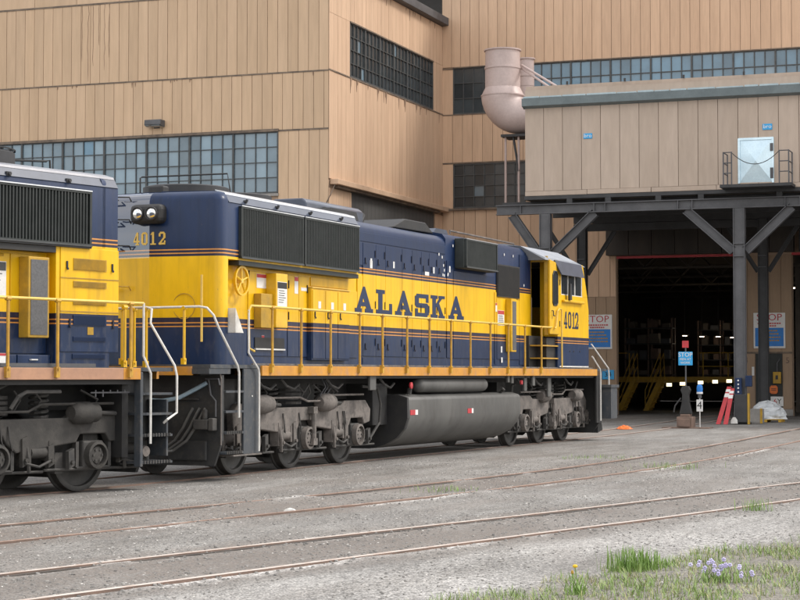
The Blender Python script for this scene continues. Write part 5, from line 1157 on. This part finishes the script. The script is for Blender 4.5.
# rails and steps
for x in (-4.4, -3.45, -2.47, -1.54, -.07): stanchion(l2, x, -1.585, 1.70, 2.76)
rail(l2, [(-6, -1.58, 2.775), (.20, -1.58, 2.775)], CREAM, .021); rail(l2, [(-6, 1.58, 2.775), (.9, 1.58, 2.775)], CREAM, .021)
rail(l2, [(.20, -1.585, 2.78), (.20, -1.585, 2.0), (.36, -1.585, 1.74), (.36, -1.585, .70)], WHITE, .018, 'step_rail')
rail(l2, [(.88, 1.3, 2.72), (.88, -1.0, 2.75), (.84, -1.15, 2.72), (.76, -1.2, 2.5), (.92, -1.55, 1.86), (.95, -1.57, 1.70), (.95, -1.57, 1.15), (.74, -1.57, 1.05), (.74, -1.5, 1.0)], WHITE, .019, 'step_rail')
for y in (-1.0, -.75, .3, .9): stanchion(l2, .88, y, 1.80, 2.72, YELM)
stanchion(l2, .1, -1.3, 1.80, 2.72, YELM)
MB().box(.18, .24, -1.55, -1.42, .36, 1.76).build('step_side_plate', SLATE, l2, bevel=.01); MB().box(.05, .18, -1.3, 1.3, .5, 1.6).build('end_bulkhead', BLACK, l2); MB().box(.80, .84, -1.5, -1.05, .5, 1.35).build('step_end_plate', SLATE, l2, bevel=.01); MB().box(.22, .85, -1.10, -1.06, .38, 1.76).build('step_back_plate', PILOT, l2)
steps(l2, .26, .90, (.40, .80, 1.12, 1.42), -1.53, -1.08)
MB().lathe([(.0, -.03), (.08, -.02), (.09, .02), (.0, .04)], (.45, -1.4, .58), 'y', 12).build('step_lamp', DUST, l2)
MB().prism([(-1.2, 1.66), (-1.2, .6), (-1.05, .25), (1.3, .25), (1.5, .6), (1.5, 1.66)], 'x', .60, .66).build('pilot', PILOT, l2)
MB().box(.66, 1.2, -.14, .14, .72, 1.0).box(1.2, 1.5, -.14, .22, .62, 1.05).build('coupler', DUST, l2, bevel=.04)
truck(l2, -2.35, (-4.3, -2.28, -.36), TRUCK_SHADED, -1)
MB().box(-9, -5.6, -1.48, 1.48, .3, 1.25).build('fuel_tank', TANK, l2, bevel=.12)
MB().tube([(-4, -1.3, 1.5), (-2.6, -1.32, 1.46), (-2.2, -1.3, 1.6)], .03, 6).tube([(-2.2, -1.35, 1.25), (-2.1, -1.4, 1.42), (-1.95, -1.4, 1.48), (-1.3, -1.4, 1.48)], .028, 6).build('air_pipe', DARKD, l2)
b = MB()
for x in (-.6, -.45, -.3, -.15, .0): b.tube([(x, -1.4, 1.5), (x, -1.4, 1.40 + .05 * (x > -.4))], .012, 5)
b.tube([(-.7, -1.4, 1.46), (.1, -1.4, 1.46)], .012, 5).build('valve_row', STEEL, l2)
SH = Vector((0, 0, 0))

# ------------------------------------------------------------------ stones and plants
rnd = random.Random(11)
def stones(count, name, label, fn, rmin, rmax, m):
    b = MB(); g = (1 + 5 ** .5) / 2
    ico = [Vector(q).normalized() for q in ((-1, g, 0), (1, g, 0), (-1, -g, 0), (1, -g, 0), (0, -1, g), (0, 1, g), (0, -1, -g), (0, 1, -g), (g, 0, -1), (g, 0, 1), (-g, 0, -1), (-g, 0, 1))]
    fc = [(0, 11, 5), (0, 5, 1), (0, 1, 7), (0, 7, 10), (0, 10, 11), (1, 5, 9), (5, 11, 4), (11, 10, 2), (10, 7, 6), (7, 1, 8), (3, 9, 4), (3, 4, 2), (3, 2, 6), (3, 6, 8), (3, 8, 9), (4, 9, 5), (2, 4, 11), (6, 2, 10), (8, 6, 7), (9, 8, 1)]
    for _ in range(count):
        x, y, sc_ = fn(); z = ground_info(x, y)[0]; r = rnd.uniform(rmin, rmax) ** 1 * sc_; a = rnd.random() * 6.28; ca, sa = math.cos(a), math.sin(a); e = rnd.uniform(.6, 1.5); h_ = rnd.uniform(.5, .9)
        oct_ = [p * rnd.uniform(.75, 1.15) for p in ico]
        b.add([(x + (p[0] * ca * e - p[1] * sa) * r, y + (p[0] * sa * e + p[1] * ca) * r, z + p[2] * r * h_ + r * .05) for p in oct_], fc)
    o = b.build(name, m); o['kind'] = 'stuff'; o['label'] = label; o['category'] = 'stones'; return o
STN = mat('gravel_stone', (.30, .285, .27), (.12, .115, .11), .9, scale=9)
STL = mat('gravel_stone_light', (.62, .60, .57), (.45, .43, .41), .9, scale=9)
def near_rails():
    T = rnd.choice((T2, T3, T3)); p = rnd.choice([q for q in T if 9 < q.x < 45]); d = rnd.choice((-.75, .75)) + rnd.gauss(0, .32); return p.x + rnd.uniform(-.4, .4), p.y + d, 1
def fore():
    while True:
        x = 10 + 26 * rnd.random() ** 1.3; y = rnd.uniform(2.5, 13.5)
        if noise.noise(Vector((x * .5, y * .9, 3))) > -.1: return x, y, 1
stones(6000, 'ballast', 'dark grey ballast stones scattered along the embedded rails', near_rails, .008, .024, STN)
stones(11000, 'gravel', 'loose grey gravel scattered over the yard surface', fore, .005, .015, STN)
stones(1800, 'pale_gravel', 'pale chips of stone scattered over the yard surface', fore, .005, .014, STL)

def leafmat(name, a, b):
    m_, n, l, p = newmat(name); v, _ = coords(n, l); c, f = noise_col(n, l, v, 6, a, b); l.new(c, p.inputs['Base Color']); p.inputs['Roughness'].default_value = .6
    p.inputs['Subsurface Weight'].default_value = 0; return m_
GRASS = leafmat('grass_green', (.15, .25, .055), (.26, .34, .11)); GRASSY = leafmat('grass_dry', (.40, .36, .19), (.28, .30, .12)); LEAF = leafmat('weed_leaf', (.14, .25, .05), (.22, .33, .08))
FYEL = mat('flower_yellow', (.85, .55, .02), None, .6); FPUR = mat('flower_lilac', (.50, .45, .74), (.66, .62, .82), .6)
def blade(b, x, y, z, h_, lean, az, w_):
    dx, dy = math.cos(az), math.sin(az); px, py = -dy * w_, dx * w_; p = []
    for t in (0, .45, .8): p += [(x + dx * lean * t * t - px * (1 - t * .6), y + dy * lean * t * t - py * (1 - t * .6), z + h_ * t), (x + dx * lean * t * t + px * (1 - t * .6), y + dy * lean * t * t + py * (1 - t * .6), z + h_ * t)]
    p.append((x + dx * lean, y + dy * lean, z + h_ * (.97 - .2 * (lean > .1)))); b.add(p, [(0, 1, 3, 2), (2, 3, 5, 4), (4, 5, 6)])
def verge(count, name, label, m, hmin, hmax, thr):
    b = MB(); k = 0
    while k < count:
        x = rnd.uniform(9, 34); y = rnd.uniform(-3, 5.6); info = ground_info(x, y)
        dens = noise.noise(Vector((x * 1.1, y * 1.1, 9))) + .5 * noise.noise(Vector((x * 3.5, y * 3.5, 2)))
        if info[3] < .2 or dens < thr + rnd.uniform(-.25, .25): continue
        k += 1
        for _ in range(3): blade(b, x + rnd.gauss(0, .02), y + rnd.gauss(0, .02), info[0] - .01, rnd.uniform(hmin, hmax), rnd.uniform(.01, .08), rnd.random() * 6.28, rnd.uniform(.002, .005))
    o = b.build(name, m); o['kind'] = 'stuff'; o['label'] = label; o['category'] = 'grass'
verge(15000, 'verge_grass', 'short green grass growing on the gravel verge in the foreground', GRASS, .03, .10, -.10)
verge(7000, 'dry_grass', 'short dry straw coloured grass among the green on the verge', GRASSY, .02, .085, -.2)
def tuft(x, y, n_, hmin, hmax, spread, label, m=LEAF, group='grass clumps on the yard'):
    z = ground_info(x, y)[0]; o = empty('grass_clump', (x, y, z), 0, label, 'grass', group); b = MB()
    for _ in range(n_): blade(b, rnd.gauss(0, spread), rnd.gauss(0, spread), -.01, rnd.uniform(hmin, hmax), rnd.uniform(.01, .09), rnd.random() * 6.28, rnd.uniform(.003, .006))
    b.build('blades', m, o)['kind'] = 'stuff'; return o
tuft(15.80, 3.70, 190, .10, .25, .085, 'large bright green grass clump at the edge of the gravel verge'); tuft(15.98, 3.60, 120, .09, .21, .07, 'bright green grass clump touching the right side of the largest clump')
tuft(16.19, 3.50, 50, .05, .11, .045, 'small yellow green weed just right of the largest grass clump')
tuft(23.3, 3.87, 60, .10, .20, .10, 'green grass clump growing against the nearest rail'); tuft(33.5, 7.1, 110, .05, .14, .32, 'low green weeds growing beside the middle track, right of centre'); tuft(25.6, 8.71, 90, .04, .12, .28, 'low green weeds growing between the rails of the middle track'); tuft(36.9, 9.46, 110, .03, .09, .4, 'thin green weeds along the far rail of the middle track')
for (x, y, lb) in ((13.95, 3.69, 'small weedy plant with one yellow dandelion flower'),):
    z = ground_info(x, y)[0]; o = empty('dandelion', (x, y, z), 0, lb, 'plant'); b = MB()
    for _ in range(46): blade(b, rnd.gauss(0, .04), rnd.gauss(0, .04), -.01, rnd.uniform(.06, .17), rnd.uniform(.02, .10), rnd.random() * 6.28, .006)
    b.build('leaves', LEAF, o); MB().tube([(0, 0, 0), (.01, 0, .11), (.0, .01, .20)], .004, 5).build('stem', LEAF, o); MB().lathe([(.004, 0), (.018, .006), (.020, .018), (.010, .026)], (0, .01, .20), 'z', 10).build('flower', FYEL, o)
    MB().tube([(.02, .01, 0), (.03, .03, .08), (.03, .04, .15)], .004, 5).build('stem', LEAF, o); MB().lathe([(.003, 0), (.012, .006), (.010, .022), (.003, .03)], (.03, .04, .15), 'z', 8).build('bud', OLIVE, o)
z = ground_info(15.2, 2.85)[0]; o = empty('lilac_wildflower', (15.2, 2.85, z), 0, 'low plant with a cluster of pale lilac flowers in the verge', 'plant'); b = MB()
for _ in range(70): blade(b, rnd.gauss(0, .07), rnd.gauss(0, .09), -.01, rnd.uniform(.06, .16), rnd.uniform(.02, .10), rnd.random() * 6.28, .006)
b.build('leaves', LEAF, o)
for k in range(26):
    x, y, zz = rnd.gauss(0, .08), rnd.gauss(0, .15), rnd.uniform(.07, .19); q = MB()
    for a in range(5):
        t = a * 1.2566 + k; cx_, cy_, cz_ = x + .003 * k % .01, y + .011 * math.cos(t), zz + .011 * math.sin(t)
        q.lathe([(.002, -.008), (.008, -.003), (.009, .003), (.003, .007)], (cx_, cy_, cz_), 'x', 6)
    q.build('flower', FPUR, o)

b = MB(); z = ground_info(21.17, 9.2)[0]; v = []
for j in range(7):
    for i in range(12):
        t = i * math.pi / 6; u = j / 6; k = 1 + .3 * noise.noise(Vector((math.cos(t) * 1.6, math.sin(t) * 1.6, u * 2 + 5))); rr = math.sqrt(max(0, 1 - u * u)) * k
        v.append((.045 * rr * math.cos(t), .085 * rr * math.sin(t), .062 * u - .01))
o = b.add(v, [(j * 12 + i, j * 12 + (i + 1) % 12, (j + 1) * 12 + (i + 1) % 12, (j + 1) * 12 + i) for j in range(6) for i in range(12)]).build('white_rock', WHITE)
o.location = (21.17, 9.2, z); tag(o, 'small white rock lying on the near rail of the middle track', 'rock')
